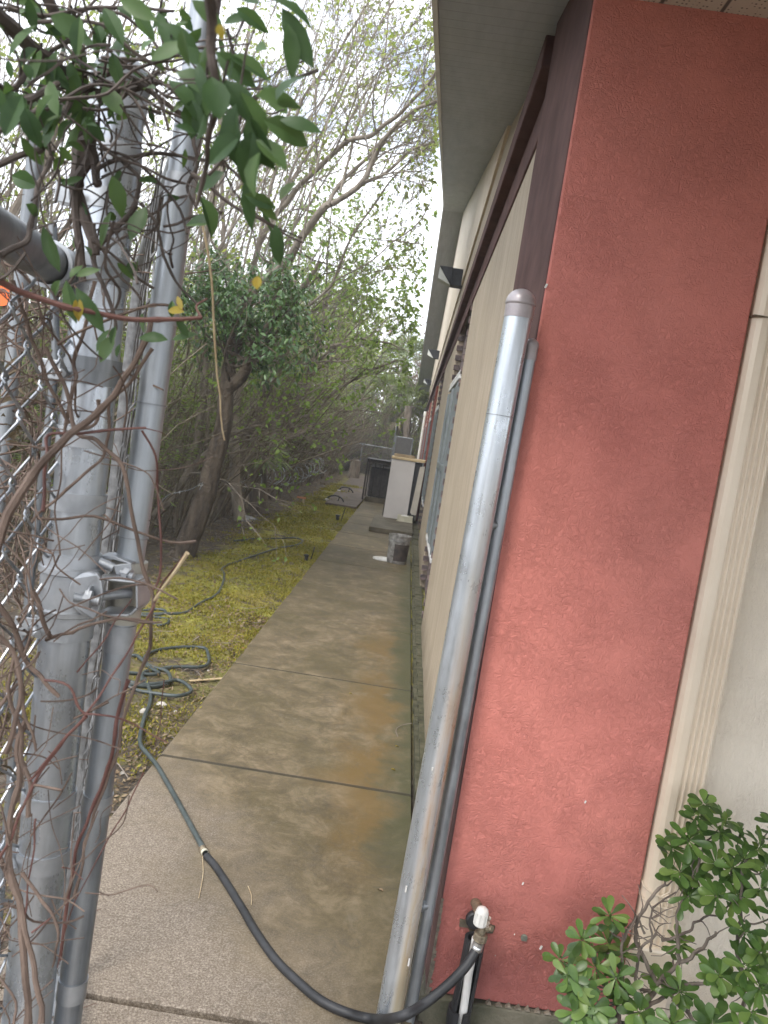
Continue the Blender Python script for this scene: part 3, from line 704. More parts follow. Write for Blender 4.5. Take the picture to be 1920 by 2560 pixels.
for py, h in ((470, .03), (790, .02), (1010, .002), (1342, .0015), (1578, .022), (1612, .016), (2004, .026), (2468, .03)):
    c = GPy(py); b = MB(); b.lathe(c-gax*h/2, gax, [(0, gr), (0, gr+.0016), (h, gr+.0016), (h, gr)], 30); b.build('collar', M['cast'] if h > .005 else M['galv_old'], gate)
# --- fork latch: clamp on the post, channel bracket towards the gate
lt = empty('gate_latch', BPy(1475), 'cast clamp and pressed channel bracket bolted between the fence post and the open gate stile', 'latch')
c = BPy(1472); cl = MB()
cl.lathe(c-ax*.046, ax, [(0, br_), (0, br_+.004), (.014, br_+.0042), (.016, br_+.008), (.022, br_+.0085), (.024, br_+.005), (.068, br_+.005), (.070, br_+.0085), (.077, br_+.008), (.079, br_+.005), (.094, br_+.0035), (.094, br_)], 44)
cl.build('clamp_ring', M['cast'], lt)
ear = MB(); ec_ = at(231, 1490, Y=FY-.048)
n = 20; poly = []
for k in range(n):
    t = 2*math.pi*k/n
    poly.append(ec_+Vector((math.cos(t)*.013*(1 if math.cos(t) > 0 else 2.6), -.002 if math.cos(t) > 0 else .006, math.sin(t)*.030)))
ear.prism(poly, (0, .007, 0)); ear.build('clamp_ear', M['cast'], lt, .002)
bl = MB(); p_ = at(186, 1494, Y=FY-.062); bolt(bl, p_, Vector((1, .12, -.02)), .03, .0055, .0125, .42)
bl.lathe(at(222, 1492, Y=FY-.055), Vector((1, .1, 0)), [(0, .0001), (0, .014), (.002, .014), (.002, .0001)], 20)
bl.build('bolt', M['cast'], lt)
rd = MB(); rd.tube([at(235, 1492, Y=FY-.045), at(326, 1482, Y=FY-.01)], .0062, 14); rd.build('rod', M['cast'], lt)
chn = MB()
A = [at(249, 1443, Y=FY-.012), at(340, 1455, Y=FY-.018), at(342, 1525, Y=FY-.018), at(320, 1538, Y=FY-.018), at(232, 1534, Y=FY-.012)]
th = .0028; dp = Vector((0, .05, 0))
def plate(mb, a, b, dv, w):     # thin plate from a to b, extruded along dv
    d = (b-a).normalized(); nn = d.cross(dv.normalized()).normalized()*w
    mb.prism([a, b, b+nn, a+nn], dv)
plate(chn, at(246, 1450, Y=FY-.03), at(338, 1459, Y=FY-.03), dp, .0028)
plate(chn, at(338, 1459, Y=FY-.03), at(339, 1520, Y=FY-.03), dp, .0028)
plate(chn, at(339, 1520, Y=FY-.03), at(322, 1536, Y=FY-.03), dp, .0028)
plate(chn, at(322, 1536, Y=FY-.03), at(236, 1535, Y=FY-.03), dp, .0028)
chn.build('channel_bracket', M['cast'], lt, .001)
ub = MB(); cg = GPy(1477); ub.lathe(cg-gax*.042, gax, [(0, gr), (0, gr+.005), (.084, gr+.005), (.084, gr)], 30); ub.build('stile_sleeve', simple('dull_zinc_sleeve', (.38, .36, .31), (.52, .49, .43), 20, .55, .5, .2, 90, .001), lt)
u2 = MB()
u2.prism([at(250, 1388, Y=FY+.01), at(285, 1390, Y=FY+.01), at(328, 1408, Y=FY+.01), at(330, 1412, Y=FY+.01), at(283, 1400, Y=FY+.01), at(250, 1398, Y=FY+.01)], (0, .03, 0))
u2.prism([at(283, 1413, Y=FY-.004), at(328, 1408, Y=FY-.004), at(330, 1442, Y=FY-.004), at(290, 1436, Y=FY-.004)], (0, .003, 0))
u2.build('upper_strap', M['cast'], lt, .001)
b2 = MB(); bolt(b2, at(303, 1430, Y=FY-.010), Vector((1, -.35, -.12)), .020, .0045, .0085, .3); b2.tube([at(248, 1404, Y=FY), at(285, 1420, Y=FY)], .006, 12); b2.build('bolt', M['cast'], lt)
# second thin post beyond, top left
op = empty('old_fence_post', at(78, 700, Y=1.9), 'short thin grey pipe post behind the vines at the upper left edge', 'post')
mb = MB(); a_ = at(92, 362, Y=1.9); mb.tube([Vector((a_.x, 1.9, 0)), Vector((a_.x, 1.9, a_.z))], .019, 18)
mb.build('pipe', M['galv_old'], op); c_ = MB(); dome(c_, (a_.x, 1.9, a_.z), .019, 16, .6); c_.build('post_cap', M['galv_old'], op)
# orange sign glimpsed at the left edge
os_ = empty('orange_sign', at(8, 738, Y=4.0), 'small bright orange round sign glimpsed behind the vines at the left edge', 'sign')
c = at(6, 740, Y=4.0); mb = MB(); mb.lathe(c, (0,-1,0), [(0,.0001), (0,.05), (.006,.05), (.006,.0001)], 28); mb.build('sign_face', M['orange'], os_)
mb = MB()
for rr in (.034, .02): mb.tube([c+Vector((math.cos(t*.35)*rr, -.008, math.sin(t*.35)*rr)) for t in range(11)], .003, 6)
mb.build('sign_mark', M['black'], os_)
mb = MB(); mb.tube([(c.x, 4.03, 0), (c.x, 4.03, c.z+.05)], .012, 8); mb.build('sign_stake', M['bark'], os_)
# ================================================================ VINES
def P(px, py, y): return at(px, py, Y=y)
def stem(mb, pts, r, y=None, sides=7, k=5, wob=.0025):
    q = smooth_path([P(a, b, c) for a, b, c in pts], k)
    q = [v+Vector((noise.noise(v*31), noise.noise(v*29+Vector((5,5,5))), noise.noise(v*27+Vector((9,2,1)))))*wob*2 for v in q]
    n = len(q); r0, r1 = r if hasattr(r, '__len__') else (r, r*.7)
    mb.tube(q, [lerp(r0, r1, i/(n-1))*(1+.12*noise.noise(v*70)+(.25 if i % 9 == 0 else 0)) for i, v in enumerate(q)], sides)
    return q
V1 = empty('woody_vine', (-.45, .95, 0), 'thick brown woody vine climbing along the chain link and the thick fence post', 'vine')
mb = MB()
for pts, r in (
    ([(-20,1440,.72),(20,1290,.76),(100,1170,.80),(190,1075,.84),(280,990,.87),(340,900,.90),(380,800,.93)], (.0068,.004)),
    ([(70,2560,.82),(60,2380,.83),(30,2180,.85),(25,2050,.86),(50,1950,.87),(45,1850,.88),(60,1800,.9)], (.0055,.0042)),
    ([(105,2560,.80),(85,2420,.82),(45,2270,.84),(10,2160,.85),(-20,2080,.86)], (.0045,.0032)),
    ([(-10,1490,.85),(30,1560,.86),(60,1650,.87),(110,1700,.86),(150,1740,.86)], (.005,.003)),
    ([(110,870,.9),(170,980,.89),(190,1080,.87),(250,1110,.85),(310,1190,.85),(350,1390,.87),(385,1490,.88),(370,1620,.9),(320,1760,.92),(285,1900,.94),(225,2070,.95),(190,2250,.96)], (.0034,.0026)),
    ([(30,700,.85),(60,790,.86),(120,950,.88),(175,1060,.9)], (.003,.0028)),
    ([(80,1480,.88),(112,1540,.87),(125,1590,.88),(128,1600,.9),(230,1560,.86),(330,1545,.86),(385,1550,.87)], (.0042,.0014)),
    ([(250,1000,.9),(230,1060,.9),(180,1080,.9),(140,1110,.9),(110,1120,.88)], (.003,.002)),
    ([(230,700,.9),(225,780,.9),(185,900,.91),(190,960,.9),(160,1090,.9)], (.003,.0026)),
    ([(380,870,.9),(340,940,.9),(280,1010,.91),(270,1090,.92),(255,1140,.92),(200,1200,.91),(120,1260,.90),(80,1310,.9)], (.0028,.0022)),
    ([(15,1880,.84),(50,1760,.85),(35,1650,.86),(10,1600,.86),(-20,1560,.86)], (.004,.003)),
    ([(75,2040,.86),(80,1960,.86),(60,1900,.86),(45,1800,.86),(20,1720,.86),(30,1640,.86)], (.0036,.0026)),
    ([(60,2180,.84),(110,2260,.82),(150,2330,.8),(130,2420,.82)], (.003,.0015)),
    ([(0,1760,.86),(50,1700,.87),(70,1800,.86),(90,1880,.86)], (.003,.002))): stem(mb, pts, (r[0]*.74, r[1]*.74))
mb.build('stem', M['vine_stem'], V1)
mb = MB()      # tangle of fine dry twigs all through the mesh at the left
for k in range(330):
    x = R.uniform(-60, 150)**1; y = R.uniform(600, 2560); xx = x - (y-900)*.075
    yy = R.uniform(.84, 1.5); n = R.randint(3, 6); p0 = P(xx, y, yy); pts = [p0]; d = rv(1); d.z += R.uniform(-1.2, 1.2); d.normalize()
    for j in range(n): d = (d+rv(.55)).normalized(); pts.append(pts[-1]+d*R.uniform(.02, .05))
    mb.tube(smooth_path(pts, 3), R.choice((.0008, .0011, .0016)), 4, False)
for k in range(90):      # thin reddish shoots crossing in front of the posts
    y = R.uniform(700, 2500); p0 = P(R.uniform(40, 330)-(y-900)*.075, y, R.uniform(.84, .92)); pts = [p0]; d = Vector((R.uniform(-1, 1), R.uniform(-.3, .1), R.uniform(-1, 1))).normalized()
    for j in range(R.randint(3, 6)): d = (d+rv(.4)).normalized(); pts.append(pts[-1]+d*R.uniform(.015, .035))
    mb.tube(smooth_path(pts, 3), R.choice((.0006, .0008, .0011)), 4, False)
mb.build('twig_tangle', M['vine_stem'], V1)['kind'] = 'stuff'
mb = MB()
for k in range(150):    # shreds of bark and dead leaves caught in the mesh
    y = R.uniform(900, 2560); xx = R.uniform(-30, 110)-(y-900)*.05; p0 = P(xx, y, R.uniform(.9, 1.4))
    mb.leaf(p0, rv(1), rv(1), R.uniform(.012, .032), R.uniform(.004, .010), .6, .8)
mb.build('dead_leaves', M['litter_dark'], V1)['kind'] = 'stuff'
V2 = empty('red_runner_vine', (-.3, .9, 0), 'thin red-brown runners crossing the posts with short side shoots', 'vine')
mb = MB()
for pts, r in (
    ([(-20,690,.70),(60,735,.72),(190,775,.74),(330,795,.76),(430,798,.78),(505,795,.79)], (.0042,.0024)),
    ([(505,795,.79),(490,760,.8),(520,745,.81)], (.0016,.001)),
    ([(105,1280,.8),(115,1160,.82),(118,1090,.84),(200,1085,.85),(280,1075,.86),(365,1072,.87)], (.0024,.0018)),
    ([(355,1072,.87),(400,1080,.87),(415,1090,.88)], (.0009,.0006)),
    ([(355,1078,.87),(390,1140,.88),(395,1230,.9),(405,1370,.9),(395,1450,.9),(378,1480,.9)], (.0015,.0018)),
    ([(465,1382,.86),(400,1470,.88),(378,1530,.88),(330,1610,.87),(280,1690,.86),(215,1785,.85),(160,1850,.85),(90,1950,.85),(30,2090,.84),(-20,2180,.84)], (.0012,.0022)),
    ([(215,1785,.85),(250,1787,.85),(330,1810,.86),(420,1855,.87)], (.0018,.0008)),
    ([(110,1700,.86),(170,1715,.85),(200,1770,.85),(215,1785,.85)], (.0018,.0018)),
    ([(195,1680,.9),(260,1600,.9),(300,1540,.9),(330,1500,.9)], (.0012,.001)),
    ([(215,1790,.85),(140,1870,.85),(95,1930,.85),(75,1950,.85)], (.0024,.0016)),
    ([(320,1700,.93),(300,1760,.93),(285,1850,.93),(270,1920,.94),(215,2060,.95),(185,2150,.96),(150,2400,.97)], (.0032,.0026)),
    ([(360,1930,.9),(320,2010,.9),(270,2100,.9),(215,2200,.9),(175,2280,.92),(140,2420,.94)], (.0011,.0009)),
    ([(410,1700,1.2),(400,1800,1.2),(390,1860,1.2)], (.001,.0006)),
    ([(155,2168,.85),(180,2172,.86),(208,2198,.86)], (.001,.0006)),
    ([(80,2330,.82),(110,2310,.82),(125,2300,.82)], (.0014,.001)),
    ([(90,2050,.84),(80,2150,.84),(60,2300,.84),(55,2440,.84)], (.0013,.001))): mb = MB(); stem(mb, pts, (r[0]*.8, r[1]*.8), wob=.0012); mb.build('runner', M['vine_red'], V2)
mb = MB()
stem(mb, [(468,1382,.85),(430,1440,.86),(385,1500,.87)], (.0022,.0012), wob=.0005)
mb.build('dry_stalk', M['straw'], V2); mb = MB()
stem(mb, [(500,540,.8),(530,700,.82),(540,900,.85),(560,1100,.88)], (.0014,.0008), wob=.001)
mb.build('dry_stalk', M['straw'], V2)
mb = MB()
def vleaf(mb, px, py, y, ang, L, w, tilt=.3):   # ang: direction in the picture, degrees, 0 = right, 90 = up
    a = math.radians(ang); d = (_r*math.cos(a)+_u*math.sin(a)+_f*R.uniform(-.25, .25)).normalized()
    nrm = (-_f+rv(tilt)+_u*.3).normalized()
    mb.leaf(P(px, py, y), d, nrm, L, w, R.uniform(.15, .5), R.uniform(.0, .45))
for a in ((150,680,.75,110,.045,.014), (165,700,.74,-80,.040,.014), (190,720,.74,-60,.045,.016), (175,695,.74,60,.016,.008), (190,690,.74,20,.022,.009), (150,700,.74,-120,.018,.010),
          (215,785,.76,165,.022,.009), (235,790,.76,150,.020,.009), (258,800,.77,120,.012,.006), (290,815,.77,-110,.018,.008), (430,795,.79,90,.018,.008), (440,800,.79,-50,.020,.009), (420,850,.8,170,.030,.013), (430,850,.8,20,.026,.012), (300,860,.78,-100,.014,.006)): vleaf(mb, *a)
mb.build('leaves', M['leaf_vine'], V2)
mb = MB()
for a in ((460,780,.78,165,.020,.009), (455,775,.78,110,.016,.006), (645,690,.6,-95,.010,.008), (548,60,.5,-80,.008,.006), (195,745,.74,-85,.02,.01)): mb = MB(); vleaf(mb, *a); mb.build('yellow_leaf', M['leaf_yellow'], V2)
V3 = empty('leafy_vine', (-.3, 1.0, 1.9), 'tangled leafy green vine hanging over the tops of both left posts', 'vine')
mb = MB(); tips = []
for pts, r in (
    ([(-20,10,.72),(60,95,.76),(130,160,.80),(170,210,.84),(185,270,.87),(205,330,.9)], (.0075,.005)),
    ([(110,-20,.78),(150,60,.8),(185,110,.82),(205,150,.84),(215,240,.88)], (.006,.004)),
    ([(-20,200,.72),(30,220,.74),(90,150,.78),(150,120,.8),(200,90,.8)], (.003,.002)),
    ([(-10,265,.7),(50,250,.72),(130,222,.75),(170,200,.78)], (.004,.002)),
    ([(-20,330,.68),(60,290,.7),(110,250,.72)], (.0026,.0018)),
    ([(-20,420,.7),(60,390,.72),(110,365,.75),(145,290,.77),(190,240,.8),(250,190,.84),(330,155,.86)], (.0032,.002)),
    ([(520,-20,.55),(530,90,.57),(542,170,.58),(540,260,.6),(530,330,.62),(520,420,.64),(490,510,.66)], (.004,.0016)),
    ([(200,330,.88),(200,400,.88),(195,480,.88),(220,570,.88),(235,640,.88)], (.010,.005)),
    ([(215,340,.86),(235,400,.87),(245,470,.87)], (.007,.004)),
    ([(230,300,.86),(225,380,.87),(190,470,.87),(195,600,.88),(205,700,.89)], (.006,.004)),
    ([(80,60,.75),(250,55,.75),(330,130,.76),(400,165,.78),(480,190,.78),(560,210,.78),(660,220,.78)], (.0018,.001)),
    ([(250,150,.8),(370,150,.8),(500,150,.8)], (.0018,.001)),
    ([(240,430,.86),(290,400,.87),(380,390,.88),(480,395,.88),(560,420,.86),(640,460,.85)], (.0026,.0014)),
    ([(240,620,.86),(300,560,.86),(340,500,.87),(345,440,.87),(300,400,.88)], (.0035,.002)),
    ([(350,510,.86),(400,600,.86),(440,700,.86),(500,760,.86)], (.002,.0012)),
    ([(230,640,.84),(270,760,.84),(290,820,.84)], (.0026,.0016)),
    ([(330,200,.84),(420,260,.85),(470,300,.86),(500,400,.86),(470,470,.86),(490,520,.86)], (.003,.0015)),
    ([(235,560,.85),(260,620,.85),(330,580,.85)], (.0022,.0012)),
    ([(480,440,.84),(560,500,.84),(640,540,.84),(760,600,.86)], (.0022,.0012)),
    ([(0,640,.7),(60,600,.72),(85,550,.74),(90,470,.76),(130,380,.78)], (.003,.002)),
    ([(420,60,.75),(450,120,.76),(520,150,.77),(620,150,.78)], (.002,.001)),
    ([(20,20,.76),(120,40,.78),(300,20,.8),(430,30,.8)], (.0026,.0015)),
    ([(270,260,.85),(330,230,.85),(400,205,.85),(470,260,.85)], (.004,.002)),
    ([(170,200,.82),(260,230,.84),(330,210,.86),(400,180,.86)], (.0045,.0025)),
    ([(290,440,.85),(270,520,.85),(300,590,.86),(360,680,.86)], (.0016,.001))): tips += stem(mb, pts, r)
for k in range(130):
    p0 = R.choice(tips)+rv(.015); d = (rv(1)+Vector((.15, 0, .1))).normalized(); pts = [p0]
    for j in range(R.randint(3, 6)): d = (d+rv(.5)).normalized(); pts.append(pts[-1]+d*R.uniform(.015, .035))
    mb.tube(smooth_path(pts, 3), R.choice((.0007, .001, .0015)), 4, False)
mb.build('stem', M['vine_dark'], V3)
mb = MB()      # large individual leaves
big = [(215,15,.6,175,.04,.03),(260,20,.55,-60,.055,.022),(300,0,.5,-30,.05,.02),(330,25,.55,-50,.045,.018),(200,40,.55,-100,.05,.02),(240,120,.6,-110,.035,.016),(235,165,.62,-140,.045,.02),
       (275,150,.65,-20,.035,.014),(210,130,.66,-90,.03,.012),(270,200,.68,-110,.045,.018),(280,250,.7,-100,.03,.012),(225,170,.7,160,.045,.02),(240,60,.6,-70,.04,.018),(420,60,.55,-50,.05,.02),
       (395,30,.55,-70,.05,.018),(465,110,.5,-160,.035,.016),(500,130,.5,-60,.035,.016),(440,180,.5,-20,.05,.022),(420,200,.55,-40,.045,.022),(480,250,.55,-90,.035,.022),(540,130,.5,-40,.045,.018),
       (570,140,.5,-20,.04,.018),(560,200,.48,-50,.045,.022),(600,230,.46,-60,.045,.024),(590,260,.46,-100,.05,.026),(620,290,.46,-70,.045,.024),(630,330,.46,-100,.04,.022),(640,350,.46,-40,.035,.02),
       (640,240,.46,10,.04,.02),(660,300,.46,-20,.04,.02),(650,380,.46,-110,.035,.02),(600,340,.46,-150,.035,.02),(690,250,.46,60,.035,.016),(700,300,.46,-10,.035,.014),(620,440,.5,-90,.045,.014),
       (640,480,.5,-60,.03,.012),(560,430,.55,-150,.035,.016),(500,490,.6,-60,.045,.024),(530,560,.6,170,.03,.02),(690,520,.5,160,.03,.012),(690,560,.5,-90,.035,.014),(700,500,.5,60,.025,.012),
       (705,20,.5,-60,.055,.02),(680,0,.5,-20,.04,.016),(720,60,.5,-80,.045,.016),(650,10,.5,150,.03,.012),(480,0,.55,-40,.04,.016),(590,20,.55,-30,.035,.014),(560,60,.55,30,.03,.012),
       (60,120,.7,-30,.03,.012),(40,40,.7,-20,.04,.018),(90,10,.7,-70,.045,.022),(140,20,.7,-40,.04,.02),(20,150,.72,-80,.03,.012),(30,440,.8,-20,.05,.035),(5,430,.8,-60,.05,.035),(50,470,.8,-120,.04,.03),
       (200,560,.8,-80,.03,.010),(190,590,.82,-110,.025,.009),(345,90,.6,-20,.03,.012),(380,120,.6,-70,.035,.014),(330,180,.7,-20,.03,.01)]
for a in big:
    if a[0] < 380 and R.random() < .35: continue
    vleaf(mb, a[0], a[1], a[2]*1.25, a[3], a[4]*.85*(.75 if a[0] < 400 else 1), a[5]*.9*(.75 if a[0] < 400 else 1), tilt=.6)
for k in range(300):
    q = R.choice(tips)
    v = q-EYE; px = 960+FPX*v.dot(_r)/v.dot(_f); py = 1280-FPX*v.dot(_u)/v.dot(_f)
    if py > 330 and R.random() < .82: continue
    if R.random() < .15: vleaf(mb, px+R.uniform(-20,20), py+R.uniform(-20,20), q.y*.95, R.uniform(-150,-20), R.uniform(.022,.04), R.uniform(.012,.02), .6)
    mb.leaf(q+rv(.03), (rv(1)+Vector((0, 0, -.5))), rv(.7)+Vector((0, -.6, .6)), R.uniform(.013, .030), R.uniform(.006, .012), .3, .3)
mb.build('leaves', M['leaf_vine'], V3)
# ================================================================ HOSE AND SPIGOT
def G(px, py, z=.008): return at(px, py, Z=z)
hs = empty('garden_hose', G(500, 1700), 'green then black hose coiled on the moss and curving over the path to the tap', 'hose')
hr = .0104
gpts = [(512,2130),(470,2060),(430,1990),(390,1920),(357,1868),(355,1800),(372,1745),(376,1700),(362,1640),(357,1705),(354,1700),(368,1690),(440,1668),(520,1655),(532,1620),(505,1620),(430,1618),(362,1645),(358,1700),(358,1715),(352,1705)]
A_ = [(512,2130),(480,2072),(440,1996),(397,1922),(368,1885),(352,1862),(351,1835),(362,1790),(374,1760),(376,1735),(366,1710),(360,1700),(355,1708),(356,1690),(372,1678),(430,1668),(500,1668),(522,1655),(519,1632),(508,1620),(455,1617),(400,1624),(366,1638),(363,1652),(380,1667),(415,1678),(426,1692),(420,1708),(380,1718),(310,1720),(230,1712),(160,1705),(110,1690),(120,1672),(200,1660),(260,1640),(330,1638)]
B_ = [(330,1638),(350,1645),(372,1667),(395,1685),(300,1688),(330,1710),(400,1708),(445,1701),(475,1718),(474,1732),(440,1740),(370,1730),(320,1722)]
C_ = [(320,1722),(240,1700),(200,1650),(230,1590),(300,1562),(350,1558),(400,1568),(421,1560),(412,1550),(370,1546),(320,1540),(330,1530),(380,1526),(412,1532),(400,1540),(350,1538),(400,1538),(460,1537),(500,1512),(540,1490),(556,1462),(560,1440),(556,1425),(590,1405),(640,1388),(690,1372),(740,1362),(757,1352),(735,1345),(690,1346),(640,1348),(585,1352)]
def lay(lst, z=.010):
    out = []
    for i, (a, b) in enumerate(lst): out.append(G(a, b, z))
    return out
pts = smooth_path(lay(A_)+lay(B_[1:], .020)+lay(C_[1:], .016), 6)
pts = [Vector((q.x, q.y, max(q.z, gz(q.x, q.y)+hr if q.x < -.93 else hr+.001)+.002*math.sin(i*.35))) for i, q in enumerate(pts)]
mb = MB(); mb.tube(pts, hr, 12); mb.build('green_section', M['hose'], hs)
cpl = MB(); d = (G(525,2152)-G(505,2120)).normalized(); c0 = G(508,2125, .010)
cpl.lathe(c0-d*.012, d, [(0, .0112), (.002, .0145), (.006, .0132), (.009, .0150), (.014, .0132), (.018, .0148), (.022, .0135), (.024, .012)], 16); cpl.build('coupling', M['brass'], hs)
cp2 = MB(); cp2.lathe(c0+d*.012, d, [(0, .0134), (.012, .0138), (.012, .0115)], 16); cp2.build('ferrule', M['offwhite'], hs)
tapY = 2.045
te = at(1192, 2372, Y=tapY)      # hose leaves the tap here
bl_ = [(516,2140,.010),(545,2175,.010),(600,2262,.010),(640,2330,.010),(690,2400,.010),(740,2450,.011),(800,2500,.012),(865,2531,.014),(935,2548,.02)]
bp = [at(a, b, Z=z) for a, b, z in bl_]
ctr = [(1000,2542,1.93),(1060,2510,1.96),(1120,2462,1.99),(1165,2415,2.02)]
bp += [at(a, b, Y=y) for a, b, y in ctr]+[te]
mb = MB(); mb.tube(smooth_path(bp, 8), .0132, 14); mb.build('black_section', M['black'], hs)
fe = MB(); dirf = (at(1203, 2335, Y=tapY)-te).normalized()
fe.lathe(te-dirf*.004, dirf, [(0, .014), (.002, .0152), (.012, .0150), (.014, .0135), (.016, .0150), (.026, .0146), (.027, .012)], 20); fe.build('end_ferrule', M['steel'], hs)
sg = empty('water_tap', (te.x, 2.1, -.1), 'old outdoor tap on white pipe wrapped in torn black insulation at the red wall', 'tap')
n0 = te+dirf*.026
nt = MB(); nt.lathe(n0, dirf, [(0, .014), (.001, .0195), (.006, .0185), (.008, .020), (.013, .0185), (.015, .0195), (.021, .0185), (.022, .011)], 10, False); nt.build('hose_nut', M['brass'], sg)
body = MB(); b0 = n0+dirf*.022; wallp = Vector((b0.x-.012, Y0, b0.z+.020))
body.tube([b0, b0+dirf*.014, b0+dirf*.030+Vector((0, .004, 0)), b0+Vector((-.004, .04, .030)), wallp], [.010, .011, .0155, .016, .014], 16)
body.lathe(b0+dirf*.022+Vector((.004, -.006, .0)), Vector((.75, -.6, .25)), [(0, .011), (.008, .012), (.012, .008), (.022, .0075), (.022, .001)], 8, False)
body.build('tap_body', M['brass'], sg)
hd = MB(); hc = at(1203, 2290, Y=tapY-.015)
hd.lathe(hc-Vector((0, 0, .016)), Vector((.06, .06, 1)), [(-.012, .013), (-.008, .0175), (.028, .0175), (.036, .0145), (.041, .007), (.0415, .0001)], 20)
for k in range(10): 
    t = k*2*math.pi/10; hd.tube([hc+Vector((math.cos(t)*.0173, math.sin(t)*.0173, -.020)), hc+Vector((math.cos(t)*.0173+.001, math.sin(t)*.0173, .010))], .0016, 5)
hd.build('tap_handle', M['pvc'], sg)
gk = MB()
for k in range(9): gk.lathe(at(1218+R.uniform(-5,6), 2290+k*3.2, Y=tapY-.02), rv(1), [(0, .0001), (0, .0045), (.004, .005), (.006, .0001)], 7, False)
gk.build('corroded_valve', simple('corroded_brass', (.25, .19, .15), (.6, .5, .42), 120, .8, .2, .8, 200, .003), sg)
pt = MB(); pc = at(1195, 2312, Y=Y0-.004)
pt.prism([at(1150,2298,Y=Y0-.004), at(1180,2305,Y=Y0-.004), at(1220,2310,Y=Y0-.004), at(1238,2316,Y=Y0-.004), at(1232,2334,Y=Y0-.004), at(1205,2333,Y=Y0-.004), at(1192,2342,Y=Y0-.004), at(1178,2338,Y=Y0-.004), at(1170,2320,Y=Y0-.004), at(1148,2317,Y=Y0-.004)], (0, .004, 0))
pt.build('wall_bracket', simple('dirty_bracket', (.08, .065, .045), (.16, .13, .09), 50, .8, .2, .4, 120, .002), sg)
sh = MB(); c = at(1186, 2296, Y=Y0-.006); sh.lathe(c, (.1, -1, 0), [(0, .026), (.012, .026), (.016, .022), (.016, .001)], 20); sh.build('wall_flange', M['black'], sg)
ri = MB(); ri.tube([at(1190, 2345, Y=2.085), at(1172, 2430, Y=2.085), at(1155, 2550, Y=2.085), at(1140, 2660, Y=2.085)], .0115, 18); ri.build('riser_pipe', M['pvc'], sg)
ins = MB()    # split foam insulation: a C-shaped shell open towards the camera
def shell(mb, pts, r, a0, a1, n=12, th=.008):
    rings = []
    for p in pts:
        ring = []
        for k in range(n+1):
            t = lerp(a0, a1, k/n); j = 1+.06*noise.noise(Vector((p.z*30, k, 0)))
            ring.append(p+Vector((math.cos(t)*r*j, math.sin(t)*r*j, 0)))
        for k in range(n, -1, -1):
            t = lerp(a0, a1, k/n); ring.append(p+Vector((math.cos(t)*(r-th), math.sin(t)*(r-th), 0)))
        rings.append(ring)
    m = len(rings[0]); vs = [v for r_ in rings for v in r_]
    fs = [(i*m+k, i*m+(k+1)%m, (i+1)*m+(k+1)%m, (i+1)*m+k) for i in range(len(rings)-1) for k in range(m)]
    fs += [tuple(range(m))[::-1], tuple(range((len(rings)-1)*m, len(rings)*m))]
    mb.add(vs, fs)
ip = [at(1184, 2338+12*k, Y=2.098)+Vector((-.0006*k, 0, 0)) for k in range(1)]
zz = [at(1188, 2345, Y=2.095), at(1178, 2400, Y=2.095), at(1166, 2460, Y=2.095), at(1152, 2530, Y=2.095), at(1138, 2640, Y=2.095)]
shell(ins, smooth_path(zz, 4), .029, math.radians(-35), math.radians(228))
shell(ins, [at(1150, 2520, Y=2.090), at(1146, 2540, Y=2.09), at(1135, 2650, Y=2.09)], .033, math.radians(-75), math.radians(262))
ins.build('pipe_insulation', M['black'], sg)
# ================================================================ SHRUB in the bed at the lower right
sb = empty('shrub', (.85, 1.95, -.14), 'glossy whorled-leaf evergreen shrub with bare woody stems growing against the downspout', 'shrub')
stm = MB(); lf = MB(); tip = MB()
def rosette(c, up, n, L, w):
    up = up.normalized(); a = up.orthogonal().normalized(); b = up.cross(a); ph = R.uniform(0, 6.28)
    for k in range(n):
        t = ph+2*math.pi*k/n*1.02+R.uniform(-.2, .2); el = R.uniform(.05, .75) if k % 2 else R.uniform(-.25, .35)
        d = (a*math.cos(t)+b*math.sin(t))*math.cos(el)+up*math.sin(el)
        l = L*R.uniform(.72, 1.12); ww = w*R.uniform(.85, 1.15)
        p0 = c+d*.004; d = d.normalized(); x = d.cross(up)
        if x.length < .01: continue
        x.normalize(); z = x.cross(d); vs = []; tw = R.uniform(-.3, .3); x = (x+z*tw).normalized(); z = x.cross(d)
        for q, f_ in ((0, .10), (.2, .34), (.42, .68), (.62, .96), (.8, .98), (.93, .66), (1, .12)):
            cc = p0+d*l*q-z*(.16*l*q*q)
            vs += [cc-x*ww*.5*f_+z*.10*ww*f_, cc, cc+x*ww*.5*f_+z*.10*ww*f_]
        lf.add(vs, [(i*3+j, i*3+j+1, i*3+j+4, i*3+j+3) for i in range(6) for j in (0, 1)], True)
    for k in range(4): lf.leaf(c+up*.006+rv(.004), up+rv(.6), rv(1), .012, .006, .3, .2)
